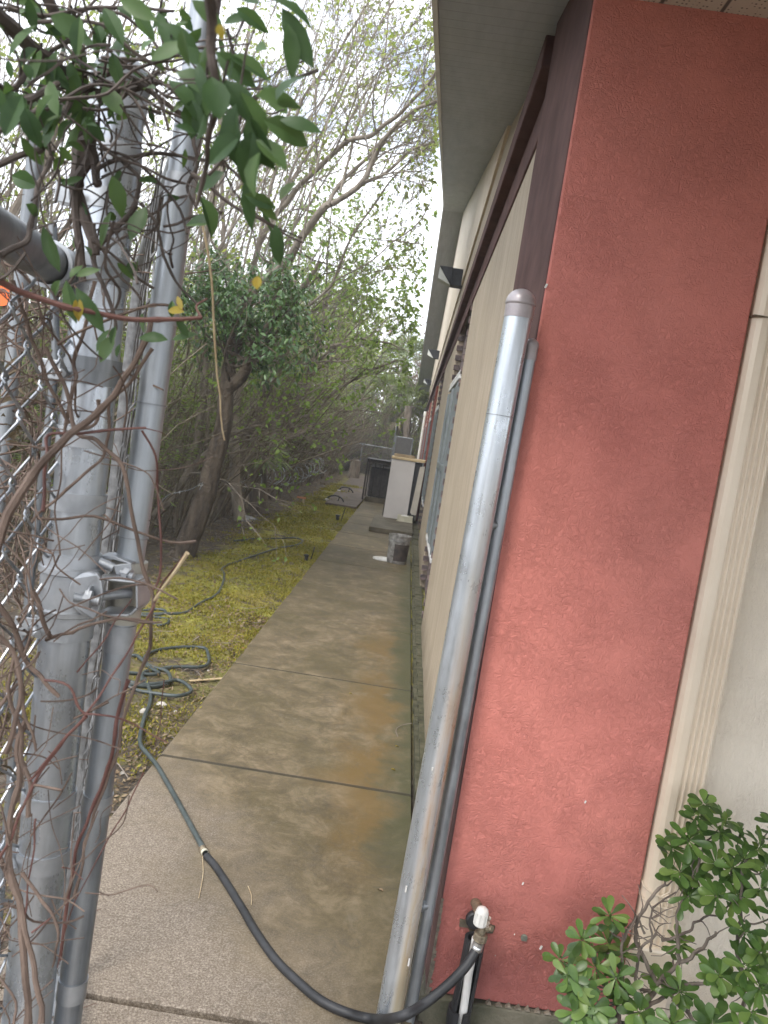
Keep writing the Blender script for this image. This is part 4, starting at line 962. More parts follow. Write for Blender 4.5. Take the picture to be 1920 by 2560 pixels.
ros = [(1524,2290,2.0),(1455,2350,1.97),(1420,2440,1.9),(1490,2420,1.95),(1448,2470,1.88),(1540,2445,1.9),(1350+130,2520,1.85),(1400,2400,2.0),(1520,2360,2.02),(1440,2530,1.85),
       (1740,2040,2.0),(1720,2100,1.98),(1800,2080,1.98),(1760,2010,2.02),(1815,2050,2.0),(1700,2180,1.97),(1790,2160,1.95),(1722,2240,1.93),(1860,2150,1.95),(1900,2120,1.97),(1765,2340,1.85),(1790,2240,1.9),
       (1840,2240,1.9),(1900,2220,1.9),(1862,2330,1.82),(1800,2440,1.8),(1866,2420,1.78),(1880,2530,1.72),(1795,2440,1.85),(1900,2380,1.8),(1900,2470,1.75),(1650,2450,1.98),(1680,2560,1.8),(1600,2530,1.85),
       (1560,2380,2.0),(1850,2080,2.02),(1920,2180,1.95),(1935,2060,2.0),(1700,2360,1.98),(1745,2200,1.96),(1830,2170,1.92),(1680,2120,2.0),(1780,2560,1.75),(1700,2480,1.9),(1560,2480,1.92),(1500,2560,1.84),(1940,2290,1.85),(1950,2430,1.75),(1610,2600,1.8),(1420,2600,1.85),(1850,2600,1.7)]
base_pts = [at(1640, 2640, Y=1.98), at(1560, 2620, Y=1.95), at(1760, 2650, Y=1.9)]
limbs = []
for pts, r in (([(1640,2640,1.98),(1620,2520,1.98),(1640,2460,1.97),(1600,2380,1.99),(1590,2320,2.0),(1630,2240,2.0),(1665,2210,2.0)], (.007,.0035)),
               ([(1560,2650,1.95),(1545,2560,1.95),(1555,2430,1.98),(1552,2370,1.99),(1590,2290,2.0)], (.006,.003)),
               ([(1640,2460,1.97),(1700,2410,1.95),(1760,2370,1.93),(1790,2330,1.9)], (.006,.0035)),
               ([(1620,2520,1.98),(1700,2470,1.93),(1760,2460,1.9),(1820,2440,1.86)], (.0055,.003)),
               ([(1620,2480,1.98),(1590,2460,1.98),(1600,2380,1.98),(1640,2330,1.98)], (.005,.003)),
               ([(1760,2650,1.9),(1740,2560,1.9),(1690,2500,1.92),(1650,2470,1.95)], (.006,.0045)),
               ([(1700,2410,1.95),(1690,2320,1.96),(1700,2260,1.96),(1740,2180,1.97),(1760,2100,1.98)], (.005,.0028)),
               ([(1820,2640,1.85),(1860,2500,1.82),(1850,2380,1.85),(1850,2240,1.9),(1860,2150,1.95)], (.006,.003)),
               ([(1650,2350,1.98),(1720,2330,1.96),(1740,2300,1.95),(1800,2290,1.92)], (.004,.0025)),
               ([(1630,2380,1.98),(1625,2300,1.98),(1640,2260,1.99),(1690,2230,1.98)], (.003,.002)),
               ([(1610,2330,1.98),(1590,2290,1.98),(1560,2360,1.99)], (.003,.002))):
    limbs += stem(stm, pts, r, wob=.004)
for (px, py, y) in ros:
    if px > 1600 and R.random() < .04: continue
    c = P(px, py, y)
    near = min(limbs, key=lambda q: (q-c-Vector((0, .03, -.05))).length)
    mid = lerp(near, c, .55)+Vector((0, .02, -.03))
    pp = smooth_path([near, mid, c], 5); stm.tube(pp, [lerp(.0028, .0016, i/(len(pp)-1)) for i in range(len(pp))], 6)
    upv = (c-mid).normalized()+Vector((R.uniform(-.3, .3), -.55, .55))
    rosette(c, upv, R.randint(7, 11), R.uniform(.042, .058), R.uniform(.017, .022))
    for t in (.35, .7):
        q = lerp(mid, c, t); rosette(q, upv+rv(.3), 2, .042, .018)
for k in range(60):    # bare dead twigs inside
    q = R.choice(limbs); d = (rv(1)+Vector((0, -.3, .5))).normalized(); pts = [q]
    for j in range(3): d = (d+rv(.6)).normalized(); pts.append(pts[-1]+d*R.uniform(.015, .035))
    stm.tube(pts, [.002, .0016, .0013, .001], 5)
stm.build('woody_stem', M['vine_grey'], sb); lf.build('leaves', M['leaf_pitto'], sb)
# ================================================================ TREES
def tree_obj(name, label, cat, base, group=None): return empty(name, base, label, cat, group)
XLIM = -.20
LEAN = Vector((.55, -.12, .55))
def grow(wd, lv, p, d, L, r, lvl, leafn=3, ls=.05, kids=6, wander=.22, lean=LEAN, leanw=.10, minr=.0035, spread=(.35, .75)):
    if p.x > XLIM-.06 and p.y < 46: return
    n = max(3, int(L/.22)) if lvl else max(2, int(L/.16))
    n = min(n, 16); pts = [p]; step = L/n; dirs = []
    for j in range(n):
        d = (d+rv(wander)+lean*leanw).normalized()
        if (p+d*step).x > XLIM and p.y < 46:
            if j < 1: return
            break
        p = p+d*step; pts.append(p); dirs.append(d)
        if p.y < 46 and (p.x > XLIM or (p.x > XLIM-1.5 and R.random() < .09)): break
    n = len(pts)-1
    rr = [max(minr*.6, lerp(r, r*.38, j/n)) for j in range(n+1)]
    wd.tube(pts, rr, 8 if r > .05 else (6 if r > .02 else (4 if r > .008 else 3)), False)
    if lvl > 0:
        for k in range(kids):
            t = lerp(.22, 1.0, (k+R.random())/kids); j = min(n-1, int(t*n)); dd = dirs[j]
            a = R.uniform(*spread); o = dd.orthogonal().normalized(); o.rotate(Matrix.Rotation(R.uniform(0, 6.283), 3, dd))
            nd = (dd*math.cos(a)+o*math.sin(a)).normalized()
            grow(wd, lv, pts[j+1], nd, L*R.uniform(.42, .68), max(minr, rr[j]*.55), lvl-1, leafn, ls, max(3, kids-1), wander*1.1, lean, leanw, minr, spread)
    else:
        for k in range(leafn):
            q = pts[R.randint(1, n)]
            s = ls*R.uniform(.6, 1.25); lv.sleaf(q, (rv(1)+Vector((0, 0, -.15))).normalized(), rv(1), s, s*R.uniform(.5, .8))
def limb(wd, pts, r, sides=10, k=5):
    q = smooth_path([P(a, b, c) for a, b, c in pts], k); n = len(q)
    q = [v+Vector((noise.noise(v*3), 0, noise.noise(v*3+Vector((7,7,7)))))*.04*min(1, i/6) for i, v in enumerate(q)]
    q = [v for v in q if v.x < -.17 or v.y > 46]; n = len(q)
    rad = [lerp(r[0], r[1], i/(n-1))*(1+.10*noise.noise(v*9)) for i, v in enumerate(q)]
    wd.tube(q, rad, sides, False); return q, rad
def sprout(wd, lv, q, rad, n, L, lvl=1, t0=.2, **kw):
    m = len(q)
    for k in range(n):
        i = int(lerp(t0, .98, (k+R.random())/n)*(m-1)); d = (q[min(i+1, m-1)]-q[i-1]).normalized()
        o = d.orthogonal().normalized(); o.rotate(Matrix.Rotation(R.uniform(0, 6.283), 3, d)); a = R.uniform(.35, .95)
        grow(wd, lv, q[i], (d*math.cos(a)+o*math.sin(a)+Vector((0, 0, .15))).normalized(), L*R.uniform(.6, 1.2), rad[i]*.42, lvl, **kw)
# --- dark evergreen with a crooked leaning trunk
M['bark_dark'] = simple('ridged_dark_bark', (.045, .033, .024), (.16, .125, .09), 11, .95, 0, 1.0, 34, .03, (1, 1, .22))
B0 = at(452, 1392, Z=0); t1 = tree_obj('evergreen_tree', 'dark glossy-leaved tree with a thick crooked leaning trunk at the edge of the moss', 'tree', B0)
wd, lv = MB(), MB(); ye = B0.y
q, rd = limb(wd, [(446,1412,ye),(468,1362,ye),(507,1254,ye),(533,1168,ye),(549,1096,ye),(558,1016,ye),(568,966,ye),(570,906,ye),(586,850,ye),(610,790,ye+.1),(640,700,ye+.2)], (.128,.04), 14)
for i in range(0, 8): pass
for k in range(5):      # root flare
    a = k*1.256; wd.tube([q[1]+Vector((math.cos(a)*.05, math.sin(a)*.05, .1)), q[0]+Vector((math.cos(a)*.16, math.sin(a)*.16, .02)), q[0]+Vector((math.cos(a)*.30, math.sin(a)*.30, -.06))], [.07, .05, .02], 8)
q2, rd2 = limb(wd, [(568,972,ye),(597,945,ye-.1),(616,902,ye-.15),(640,850,ye-.2),(690,790,ye-.3),(730,740,ye-.4)], (.075,.03), 10)
twp = []
for k in range(34):
    cpx, cpy = R.choice([(600,780),(640,760),(690,740),(700,830),(650,880),(720,700),(560,840),(520,760),(500,700),(680,920),(740,780),(610,700)]); c = P(cpx+R.gauss(0, 26), cpy+R.gauss(0, 28), ye+R.gauss(-.1, .45)); src = R.choice(q[len(q)//2:]+q2)
    path = smooth_path([src, lerp(src, c, .5)+rv(.12), c], 5); wd.tube(path, [lerp(.016, .005, i/(len(path)-1)) for i in range(len(path))], 5, False)
    for j in range(26):
        e = c+rv(.30)*R.random()**.4; 
        if j % 4 == 0: wd.tube([c, lerp(c, e, .5)+rv(.03), e], [.004, .003, .002], 3, False)
        for h in range(5):
            lv.leaf(e+rv(.06), (rv(1)+Vector((0, 0, -.35))).normalized(), rv(.5)+Vector((0, -.3, 1)), R.uniform(.05, .085), R.uniform(.022, .036), .3, .2)
wd.build('trunk', M['bark_dark'], t1); lv.build('crown', M['leaf_dark'], t1)
# --- big grey tree whose limbs arch across the sky
base = P(610, 1285, 11.2); base.z = 0
t2 = tree_obj('arching_tree', 'large grey tree with long limbs arching up right over the path with small new leaves', 'tree', base)
wd, lv = MB(), MB()
tq, tr = limb(wd, [(600,1300,11.2),(585,1180,11.2),(588,1050,11.1),(592,900,11),(610,790,10.8),(637,725,10.6),(708,658,10.2),(790,549,9.8),(833,509,9.6)], (.085,.040), 12)
kw = dict(leafn=2, ls=.06, kids=6, wander=.20, leanw=.07)
for pts, r, n in (
    ([(833,509,9.6),(905,458,9.3),(930,404,9.2),(954,353,9.0),(1029,280,8.6),(1100,251,8.2),(1160,235,7.9)], (.048,.02), 9),
    ([(610,790,10.8),(649,607,10.5),(715,505,10.2),(813,404,9.8),(864,360,9.5),(923,333,9.2),(990,294,8.9),(1025,255,8.6),(1100,165,8.2),(1160,120,8)], (.055,.018), 12),
    ([(820,515,9.6),(845,462,9.6),(892,418,9.6),(960,350,9.5),(1020,300,9.4),(1100,210,9.2)], (.036,.014), 8),
    ([(905,458,9.3),(962,435,9.2),(1025,372,9.1),(1070,355,9.0),(1120,340,9.0)], (.030,.014), 7),
    ([(774,764,10.6),(833,705,10.4),(872,607,10.2),(943,502,10),(1000,430,9.8),(1060,380,9.6),(1120,345,9.5)], (.022,.010), 8),
    ([(833,705,10.4),(900,665,10.2),(960,620,10),(1040,560,9.8),(1090,480,9.6)], (.014,.007), 8),
    ([(640,640,10.6),(690,420,10.6),(760,250,10.5),(850,120,10.3),(940,-20,10)], (.036,.016), 12),
    ([(700,500,10.3),(800,330,10.2),(900,150,10),(990,-20,9.8)], (.026,.012), 10),
    ([(850,480,9.6),(900,300,9.5),(955,170,9.4),(975,0,9.3)], (.022,.010), 8),
    ([(680,560,10.2),(760,520,10.2),(870,585,10),(960,600,10),(1060,610,9.9)], (.012,.006), 7),
    ([(600,830,10.9),(560,600,11),(560,400,11),(600,200,11),(640,0,11)], (.045,.02), 12)):
    qq, rr = limb(wd, pts, (r[0]*.74, r[1]*.8)); sprout(wd, lv, qq, rr, int(n*1.15), 1.35, 2, .12, **kw)
for k in range(20):
    px = R.uniform(470, 820); y = R.uniform(9.5, 13); st_ = (px-R.uniform(60, 140), R.uniform(620, 760), y); en = (px+R.uniform(60, 260), R.uniform(-60, 200), y-.5)
    qq, rr = limb(wd, [st_, ((st_[0]+en[0])/2-20, (st_[1]+en[1])/2+R.uniform(-30, 30), y-.2), en], (.016, .006), 5); 
    if len(qq) > 6: sprout(wd, lv, qq, rr, 6, .9, 1, .1, leafn=1, ls=.055, kids=5, wander=.2, leanw=.07)
wd.build('trunk', M['bark_pale'], t2); lv.build('crown', M['leaf_spring'], t2)
# --- pair of slender trees further along
b3 = at(668, 1250, Z=0); t3 = tree_obj('slender_tree', 'multi-stemmed slender tree behind the razor wire, one branch bending right over the moss', 'tree', b3)
wd, lv = MB(), MB(); y3 = b3.y; kw3 = dict(leafn=8, ls=.085, kids=5, wander=.22, leanw=.05)
for pts, r, n in (([(664,1262,y3),(680,1190,y3),(693,1137,y3),(709,1105,y3),(728,1058,y3),(750,1000,y3),(772,937,y3),(800,850,y3),(820,740,y3),(860,640,y3)], (.15,.03), 12),
                  ([(706,1110,y3),(760,1070,y3),(791,1023,y3),(836,978,y3),(899,940,y3),(950,915,y3),(990,900,y3)], (.06,.02), 9),
                  ([(700,1110,y3),(722,985,y3),(715,928,y3),(725,830,y3),(760,700,y3)], (.08,.025), 9),
                  ([(715,921,y3-.3),(737,918,y3-.3),(782,887,y3-.4),(874,852,y3-.5),(940,848,y3-.6),(1000,870,y3-.7)], (.045,.014), 9),
                  ([(782,887,y3-.4),(790,830,y3-.4),(840,770,y3-.4),(870,720,y3-.4)], (.03,.012), 6)):
    qq, rr = limb(wd, pts, r); sprout(wd, lv, qq, rr, n, 1.7, 2, .3, **kw3)
wd.build('trunk', M['bark'], t3); lv.build('crown', M['leaf_bush'], t3)
b3 = at(628, 1256, Z=0); t4 = tree_obj('forked_tree', 'dark short trunk rising just left of the slender tree beside the litter', 'tree', b3)
wd, lv = MB(), MB(); y4 = b3.y
qq, rr = limb(wd, [(622,1262,y4),(650,1205,y4),(672,1150,y4+.3),(690,1050,y4+.6),(660,930,y4+.8),(700,780,y4+1),(740,600,y4+1)], (.13,.03)); sprout(wd, lv, qq, rr, 16, 1.9, 2, .35, **kw3)
wd.build('trunk', M['bark'], t4); lv.build('crown', M['leaf_bush'], t4)
# --- leaning trunks in front of the thicket
XLIM = -.7
k5 = [('leaning_tree', 'mossy leaning trunk just right of the crooked evergreen trunk', [(540,1300,12.3),(563,1206,12.3),(595,1159,12.2),(608,1111,12.2),(643,1032,12.1),(690,930,12),(720,800,12),(800,650,11.8)], (.12,.03)),
      ('leaning_tree', 'low slanting bare trunk crossing left of the crooked evergreen trunk', [(385,1290,9.5),(437,1238,9.5),(475,1175,9.4),(513,1133,9.4),(560,1090,9.3),(650,1063,9.2)], (.06,.012)),
      ('leaning_tree', 'thin upright trunk seen between the gate stile and the crooked evergreen', [(440,1330,10.5),(470,1200,10.5),(500,1050,10.5),(515,900,10.5),(500,700,10.5),(540,450,10.5),(560,200,10.5)], (.07,.03))]
for nm, lb, pts, r in k5:
    pts0 = P(*pts[0]); o = tree_obj(nm, lb, 'tree', Vector((pts0.x, pts0.y, 0))); wd, lv = MB(), MB(); qq, rr = limb(wd, pts, r); sprout(wd, lv, qq, rr, 14, 1.3, 2, .35, leafn=3, ls=.06, kids=5, wander=.24, leanw=.05)
    wd.build('trunk', M['bark'], o); lv.build('crown', M['leaf_bush'], o)
# --- many thin saplings leaning over the path
LBL = 'thin bare-stemmed sapling leaning right in the crowded woods left of the path'
XLIM = -1.25; R.seed(11); cols = ['leaf_spring', 'leaf_bush', 'leaf_spring']
for i in range(54):
    y = lerp(5.5, 36, (i/54)**1.3)+R.uniform(-.5, .5); x = -R.uniform(2.9, 4.6)-.13*y*R.random()-.02*y
    if y < 9: x -= .8
    o = tree_obj('sapling', LBL, 'tree', Vector((x, y, 0)), 'thin saplings in the woods left of the path')
    wd, lv = MB(), MB(); H = R.uniform(4.2, 7.5); r = R.uniform(.028, .07)
    stems = R.choice((1, 2, 2, 3))
    for s in range(stems):
        d = Vector((R.uniform(-.15, .3), R.uniform(-.25, .2), 1)).normalized()
        grow(wd, lv, Vector((x+R.uniform(-.12, .12), y+R.uniform(-.12, .12), -.05)), d, H*.62, r*R.uniform(.6, 1), 3 if y < 24 else 2, 3 if y < 14 else (5 if y < 24 else 14), .06 if y < 24 else .12, 5, .13, Vector((.3, -.1, .7)), .06, .003 if y < 20 else .006, (.25, .6))
    wd.build('trunk', M[R.choice(('bark', 'bark_pale', 'bark_pale'))], o); lv.build('crown', M[R.choice(cols)], o)
# --- reddish budding tree and pale bare tree far behind
for (px, py, Y_, nm, lb, mt, H, lf_) in ((1035, 1000, 47, 'budding_tree', 'tall reddish budding tree showing above the palms beside the roof edge', 'leaf_red', 9.5, 9), (930, 1000, 50, 'budding_tree', 'pale reddish bare-branched tree left of the tall reddish one', 'leaf_red', 8.5, 7), (850, 1000, 42, 'tall_tree', 'fresh light green tree in the distance left of the reddish trees', 'leaf_spring', 8, 10), (760, 1000, 34, 'tall_tree', 'bright green tree rising in the middle distance behind the slender trunks', 'leaf_bush', 7.5, 10)):
    c = P(px, py, Y_); o = tree_obj(nm, lb, 'tree', Vector((c.x, Y_, 0))); wd, lv = MB(), MB()
    for s in range(3): grow(wd, lv, Vector((c.x+R.uniform(-.6, .6), Y_+R.uniform(-.5, .5), 0)), Vector((R.uniform(-.2, .25), 0, 1)).normalized(), H*.62, .12, 3, lf_, .15, 7, .16, Vector((0, 0, 1)), .05, .012, (.3, .75))
    wd.build('trunk', M['twig'], o); lv.build('crown', M[mt], o)
# --- palms
def palm(px, py, Y_, Rf, nf, lb, dead, h0):
    c = P(px, py, Y_); o = tree_obj('palm', lb, 'palm', Vector((c.x, Y_, 0))); wd, lv, dv = MB(), MB(), MB()
    wd.tube(smooth_path([(c.x+.2, Y_, 0), (c.x+.1, Y_, c.z*.5), (c.x, Y_, c.z)], 4), [.17]*9, 10)
    for k in range(nf+dead):
        isd = k >= nf; a = R.uniform(0, 6.283); el = R.uniform(-.35, 1.25) if not isd else R.uniform(-1.35, -.8)
        d = Vector((math.cos(a)*math.cos(el), math.sin(a)*math.cos(el), math.sin(el))); pl_ = Rf*R.uniform(.45, .7)
        tipp = c+d*pl_+Vector((0, 0, -.12*pl_)); (dv if isd else lv).tube([c, lerp(c, tipp, .5)+Vector((0, 0, .05)), tipp], [.022, .018, .012], 4, False)
        side = d.cross(Vector((0, 0, 1))).normalized(); upp = side.cross(d)
        for j in range(22):
            t = lerp(-1.5, 1.5, j/21); dd = (d*math.cos(t)+side*math.sin(t)+upp*R.uniform(-.3, .3)).normalized(); L = Rf*.72*(1-.25*abs(t)/1.3)*R.uniform(.85, 1.1)
            w = .028; m = tipp+dd*L*.55; e = m+(dd+Vector((0, 0, -.75 if not isd else -1.4))).normalized()*L*.5; x = dd.cross(upp).normalized()*w
            (dv if isd else lv).add([tipp, m+x, e, m-x], [(0, 1, 2, 3)])
    wd.build('trunk', M['bark'], o); lv.build('frond', M['leaf_palm'], o)
    if dead: dv.build('dead_frond', M['palm_dry'], o)
M['palm_dry'] = leafmat('dead_palm_frond', [(.24, .20, .13), (.42, .36, .27), (.16, .15, .09)], .2, .8)
palm(1015, 905, 38, 1.5, 26, 'taller fan palm with light green fronds close beside the far roof edge', 8, 5)
palm(975, 985, 36, 1.3, 20, 'fan palm with pale drooping dead fronds, left of the taller palm', 7, 3.6)
palm(1022, 1015, 34, 1.15, 22, 'lowest fan palm with dark green drooping fronds above the metal gate panel', 4, 3)
palm(640, 1130, 13.5, .55, 7, 'small young fan palm low in the undergrowth behind the crooked trunk', 0, .8)
# --- undergrowth
R.seed(23)
M['leaf_under'] = leafmat('understory_leaf', [(.13, .20, .045), (.22, .33, .075), (.36, .47, .14), (.20, .22, .09)], .55)
M['brush'] = leafmat('brush_stems', [(.09, .072, .048), (.17, .138, .098), (.27, .225, .17)], 0, .9, .1)
wd, lv = MB(), MB()
for k in range(3600):
    y = lerp(4.5, 42, R.random()**.75); x = -2.65-R.random()**1.3*(3.5+.12*y)-(1.1 if y < 6 else 0)-max(0, (8.5-y))*.12
    p = Vector((x, y, -.05)); d = Vector((R.uniform(-.25, .5), R.uniform(-.4, .3), 1)).normalized(); L = R.uniform(.8, 3.6)*(1 if y > 9 else .8); n = 6; pts = [p]
    for j in range(n): d = (d+rv(.20)+Vector((.03, 0, -.012*j))).normalized(); p = p+d*L/n; pts.append(p)
    r = R.choice((.004, .006, .009, .014))*(1+y*.02); wd.tube(pts, [lerp(r, r*.4, j/n) for j in range(n+1)], 4, False)
    if R.random() < .6:
        for h in range(2): q_ = pts[R.randint(3, n)]; e = q_+(rv(1)+Vector((.3, 0, .3))).normalized()*R.uniform(.2, .6); wd.tube([q_, lerp(q_, e, .5)+rv(.04), e], r*.5, 3, False)
for k in range(1500):
    p = Vector((R.uniform(-9, .6), R.uniform(33.3, 43), -.05)); d = Vector((R.uniform(-.6, .6), R.uniform(-.3, .3), 1)).normalized(); pts = [p]; L = R.uniform(1.2, 4.2)
    for j in range(5): d = (d+rv(.28)).normalized(); p = p+d*L/5; pts.append(p)
    wd.tube(pts, [lerp(.018, .007, j/5) for j in range(6)], 3, False)
tag(wd.build('undergrowth_stems', M['brush']), 'crowd of thin brown stems filling the woods below the trees', 'undergrowth', kind='stuff')
for k in range(2600):
    y = lerp(5, 42, R.random()**.8); x = -2.8-R.random()**1.2*(4+.12*y)-max(0, (8.5-y))*.15; z = R.uniform(.35, 3.2)*(.8+.01*y)
    c = Vector((x, y, z)); s = R.uniform(.15, .45); 
    for j in range(26):
        e = c+Vector((R.gauss(0, s), R.gauss(0, s), R.gauss(0, s*.35))); l = R.uniform(.035, .07)*(1+y*.025); lv.sleaf(e, Vector((R.uniform(-1, 1), R.uniform(-1, 1), -.2)).normalized(), Vector((R.uniform(-.4, .4), R.uniform(-.4, .4), 1)), l, l*.6)
for k in range(700):
    y = R.uniform(33.5, 44); x = R.uniform(-9, .6); z = R.uniform(.1, 3.4)*(1 if x < -1 else .75); c = Vector((x, y, z)); s = R.uniform(.2, .5)
    for j in range(24):
        l = R.uniform(.06, .13); lv.sleaf(c+Vector((R.gauss(0, s), R.gauss(0, s), R.gauss(0, s*.4))), rv(1).normalized(), rv(1), l, l*.6)
for k in range(1700):      # fresh feathery sprays near the front of the thicket
    y = lerp(6.5, 26, R.random()**1.1); x = -2.55-R.random()**1.5*3.0-max(0, (9.5-y))*.25; z = R.uniform(.7, 2.9)+.03*y; c = Vector((x, y, z)); d = Vector((R.uniform(-.2, 1), R.uniform(-1, 1), R.uniform(-.3, .3))).normalized(); L = R.uniform(.25, .6)*(1+.02*y)
    for j in range(26):
        t = R.random(); l = R.uniform(.04, .075)*(1+.02*y); s = d.cross(Vector((0,0,1)))*(1 if j % 2 else -1); lv.sleaf(c+d*L*t+Vector((0, 0, R.gauss(0, .03))), (s+d*.6+Vector((0, 0, -.1))).normalized(), Vector((R.uniform(-.3, .3), R.uniform(-.3, .3), 1)), l, l*.5)
tag(lv.build('undergrowth_leaves', M['leaf_under']), 'layers of fresh green leaves in the woods below the trees', 'undergrowth', kind='stuff')
lv = MB()
for k in range(60000):
    u = R.random()
    if u < .45: y = R.uniform(3, 60); x = -R.uniform(7.5, 16)-.05*y; z = R.random()**1.15*(4.5)
    else: y = R.uniform(44, 64); x = R.uniform(-24, 16); z = R.random()**1.2*(5.6+1.6*noise.noise(Vector((x*.3, 0, 1))))
    l = R.uniform(.12, .30)
    lv.sleaf(Vector((x, y, z)), rv(1).normalized(), rv(1), l, l*.55)
tag(lv.build('far_woods', M['leaf_far']), 'dense far woodland closing the view behind the saplings and palms', 'woods', kind='stuff')
wd = MB()
for k in range(700):
    if R.random() < .5: y = R.uniform(4, 55); x = -R.uniform(6.5, 15)-.05*y
    else: y = R.uniform(43, 60); x = R.uniform(-22, 14)
    d = Vector((R.uniform(-.2, .35), 0, 1)).normalized(); p = Vector((x, y, 0)); pts = [p]; L = R.uniform(3, 7.5)
    for j in range(6): d = (d+rv(.15)).normalized(); p = p+d*L/6; pts.append(p)
    wd.tube(pts, [lerp(.05, .015, j/6) for j in range(7)], 4, False)
tag(wd.build('far_woods_stems', M['twig']), 'massed thin trunks of the far woodland', 'woods', kind='stuff')
# --- bush beyond the far gate, low bushy growth at the end
lv = MB(); c = P(1035, 1130, 36)
for k in range(2600):
    e = Vector((c.x+R.gauss(.3, .6), 36+R.gauss(0, .5), abs(R.gauss(.9, .55)))); lv.sleaf(e, rv(1).normalized(), rv(1), .11, .06)
tb_ = MB(); 
for k in range(12): tb_.tube([(c.x+.3, 36, 0), (c.x+.3+R.uniform(-.5, .5), 36+R.uniform(-.4, .4), R.uniform(.7, 1.6))], .02, 5)
o = tree_obj('bush', 'bright yellow-green bush lit beyond the far end of the building', 'bush', Vector((c.x+.3, 36, 0))); lv.build('leaves', M['leaf_spring'], o); tb_.build('stem', M['twig'], o)
# ================================================================ MOSS TUFTS, LITTER, STONES
R.seed(5); lv = MB()
n_ = 0
while n_ < 52000:
    y = lerp(3.2, 24, R.random()**1.9); x = R.uniform(-2.2, -.93)
    if x < -1.75 and R.random() < (-1.75-x)*2.2+noise.noise(Vector((y*1.1, x, 7)))*.8: continue
    if noise.noise(Vector((x*1.6, y*1.2, 4)))*1.4+R.uniform(-.5, .5)+(.25 if y > 5 else -.35) < 0: n_ += .3; continue
    s = (.010+.0012*y)*R.uniform(.5, 1.5); b = Vector((x, y, gz(x, y)-.002)); d = Vector((R.uniform(-1, 1), R.uniform(-1, 1), R.uniform(.15, 1.1))).normalized()
    lv.sleaf(b, d, rv(1), s*1.5, s*.45); n_ += 1
for k in range(5200):      # ragged growth spilling over the concrete edge, small clumps of weeds
    y = lerp(2.6, 20, R.random()**1.6); n = noise.noise(Vector((y*2.5, 3, 1)))
    if n < .05 or (y < 4.6 and R.random() < .75): continue
    x = -.945+R.uniform(-.06, .03)*(.6+n); l = R.uniform(.008, .022)*(1+.06*y)
    lv.sleaf(Vector((x, y, -.004 if x < -.915 else .001)), Vector((R.uniform(-.5, 1), R.uniform(-1, 1), R.uniform(.2, 1.2))).normalized(), rv(1), l, l*.4)
for k in range(240):
    y = lerp(3.4, 18, R.random()**1.5); x = R.uniform(-2.3, -.98); c = Vector((x, y, gz(x, y)))
    for j in range(R.randint(8, 26)):
        e = c+Vector((R.gauss(0, .035), R.gauss(0, .035), R.uniform(0, .02))); l = R.uniform(.012, .03)*(1+.04*y); lv.sleaf(e, Vector((R.uniform(-1, 1), R.uniform(-1, 1), R.uniform(.2, 1.5))).normalized(), rv(1), l, l*.35)
tag(lv.build('moss', leafmat('moss_tuft', [(.15, .155, .022), (.27, .265, .04), (.40, .37, .07), (.30, .22, .06)], .3, .8, .1)), 'yellow-green moss and short grass on the strip left of the path', 'moss', kind='stuff')
lv = MB(); tw = MB()
for k in range(19000):
    u = R.random()
    if u < .66: y = lerp(4.2, 30, R.random()**1.3); x = -2.05-abs(R.gauss(0, 1.1))
    else: y = lerp(1.5, 6.5, R.random()); x = R.uniform(-2.2, -.94) if R.random() < .6 else -.94-abs(R.gauss(0, .12))
    if u > .97: y = lerp(3, 16, R.random()); x = R.uniform(-2.2, -.94)
    s = R.uniform(.012, .045)*(.7 if y < 6 else 1)*(1+.02*y); b = Vector((x, y, gz(x, y)+R.uniform(0, .015)))
    lv.sleaf(b, Vector((R.uniform(-1, 1), R.uniform(-1, 1), R.uniform(-.1, .4))).normalized(), Vector((R.uniform(-.6, .6), R.uniform(-.6, .6), 1)), s, s*R.uniform(.25, .6))
for k in range(1500):
    y = lerp(2.2, 24, R.random()**1.4); x = R.uniform(-2.4, -.95) if R.random() < .35 else -2.0-abs(R.gauss(0, .9)); b = Vector((x, y, gz(x, y)+.008)); d = Vector((R.uniform(-1, 1), R.uniform(-1, 1), R.uniform(-.02, .12))).normalized(); L = R.uniform(.04, .22)
    tw.tube([b, b+d*L*.5+rv(.012), b+d*L], R.uniform(.0012, .003), 3, False)
tag(lv.build('leaf_litter', M['leaf_dry']), 'brown dead leaves scattered over the soil under the trees', 'leaf litter', kind='stuff')
tag(tw.build('fallen_twigs', M['twig']), 'thin fallen twigs scattered over the soil and moss', 'twigs', kind='stuff')
def pebble(c, s, sq=.6):
    mb = MB(); a = []; n1, n2 = 5, 8
    for i in range(n1+1):
        ph = math.pi*i/n1
        for j in range(n2):
            t = 2*math.pi*j/n2; v = Vector((math.sin(ph)*math.cos(t), math.sin(ph)*math.sin(t), math.cos(ph)*sq))
            v *= s*(1+.35*noise.noise(v*1.7+c*9)); a.append(c+v)
    mb.add(a, [(i*n2+j, (i+1)*n2+j, (i+1)*n2+(j+1)%n2, i*n2+(j+1)%n2) for i in range(n1) for j in range(n2)], False); return mb
def gp_(px, py): 
    q = G(px, py, 0); q.z = gz(q.x, q.y); return q
for (px, py, s, lb) in ((403,1762,.030,'largest pale stone beside the coiled hose'), (360,1780,.024,'grey-brown stone touching the hose below the coil'), (307,1922,.012,'small white stone lying on the soil near the path edge'),
                        (440,1772,.012,'small pale stone right of the largest stone by the coil'), (522,1670,.010,'tiny white stone right of the hose coil near the path')):
    tag(pebble(gp_(px, py)+Vector((0, 0, s*.3)), s).build('stone', M['stone']), lb, 'stone')
tag(pebble(gp_(609, 1612), .011, .7).build('brick_chip', M['brickchip']), 'small pinkish brick chip at the path edge', 'brick chip')
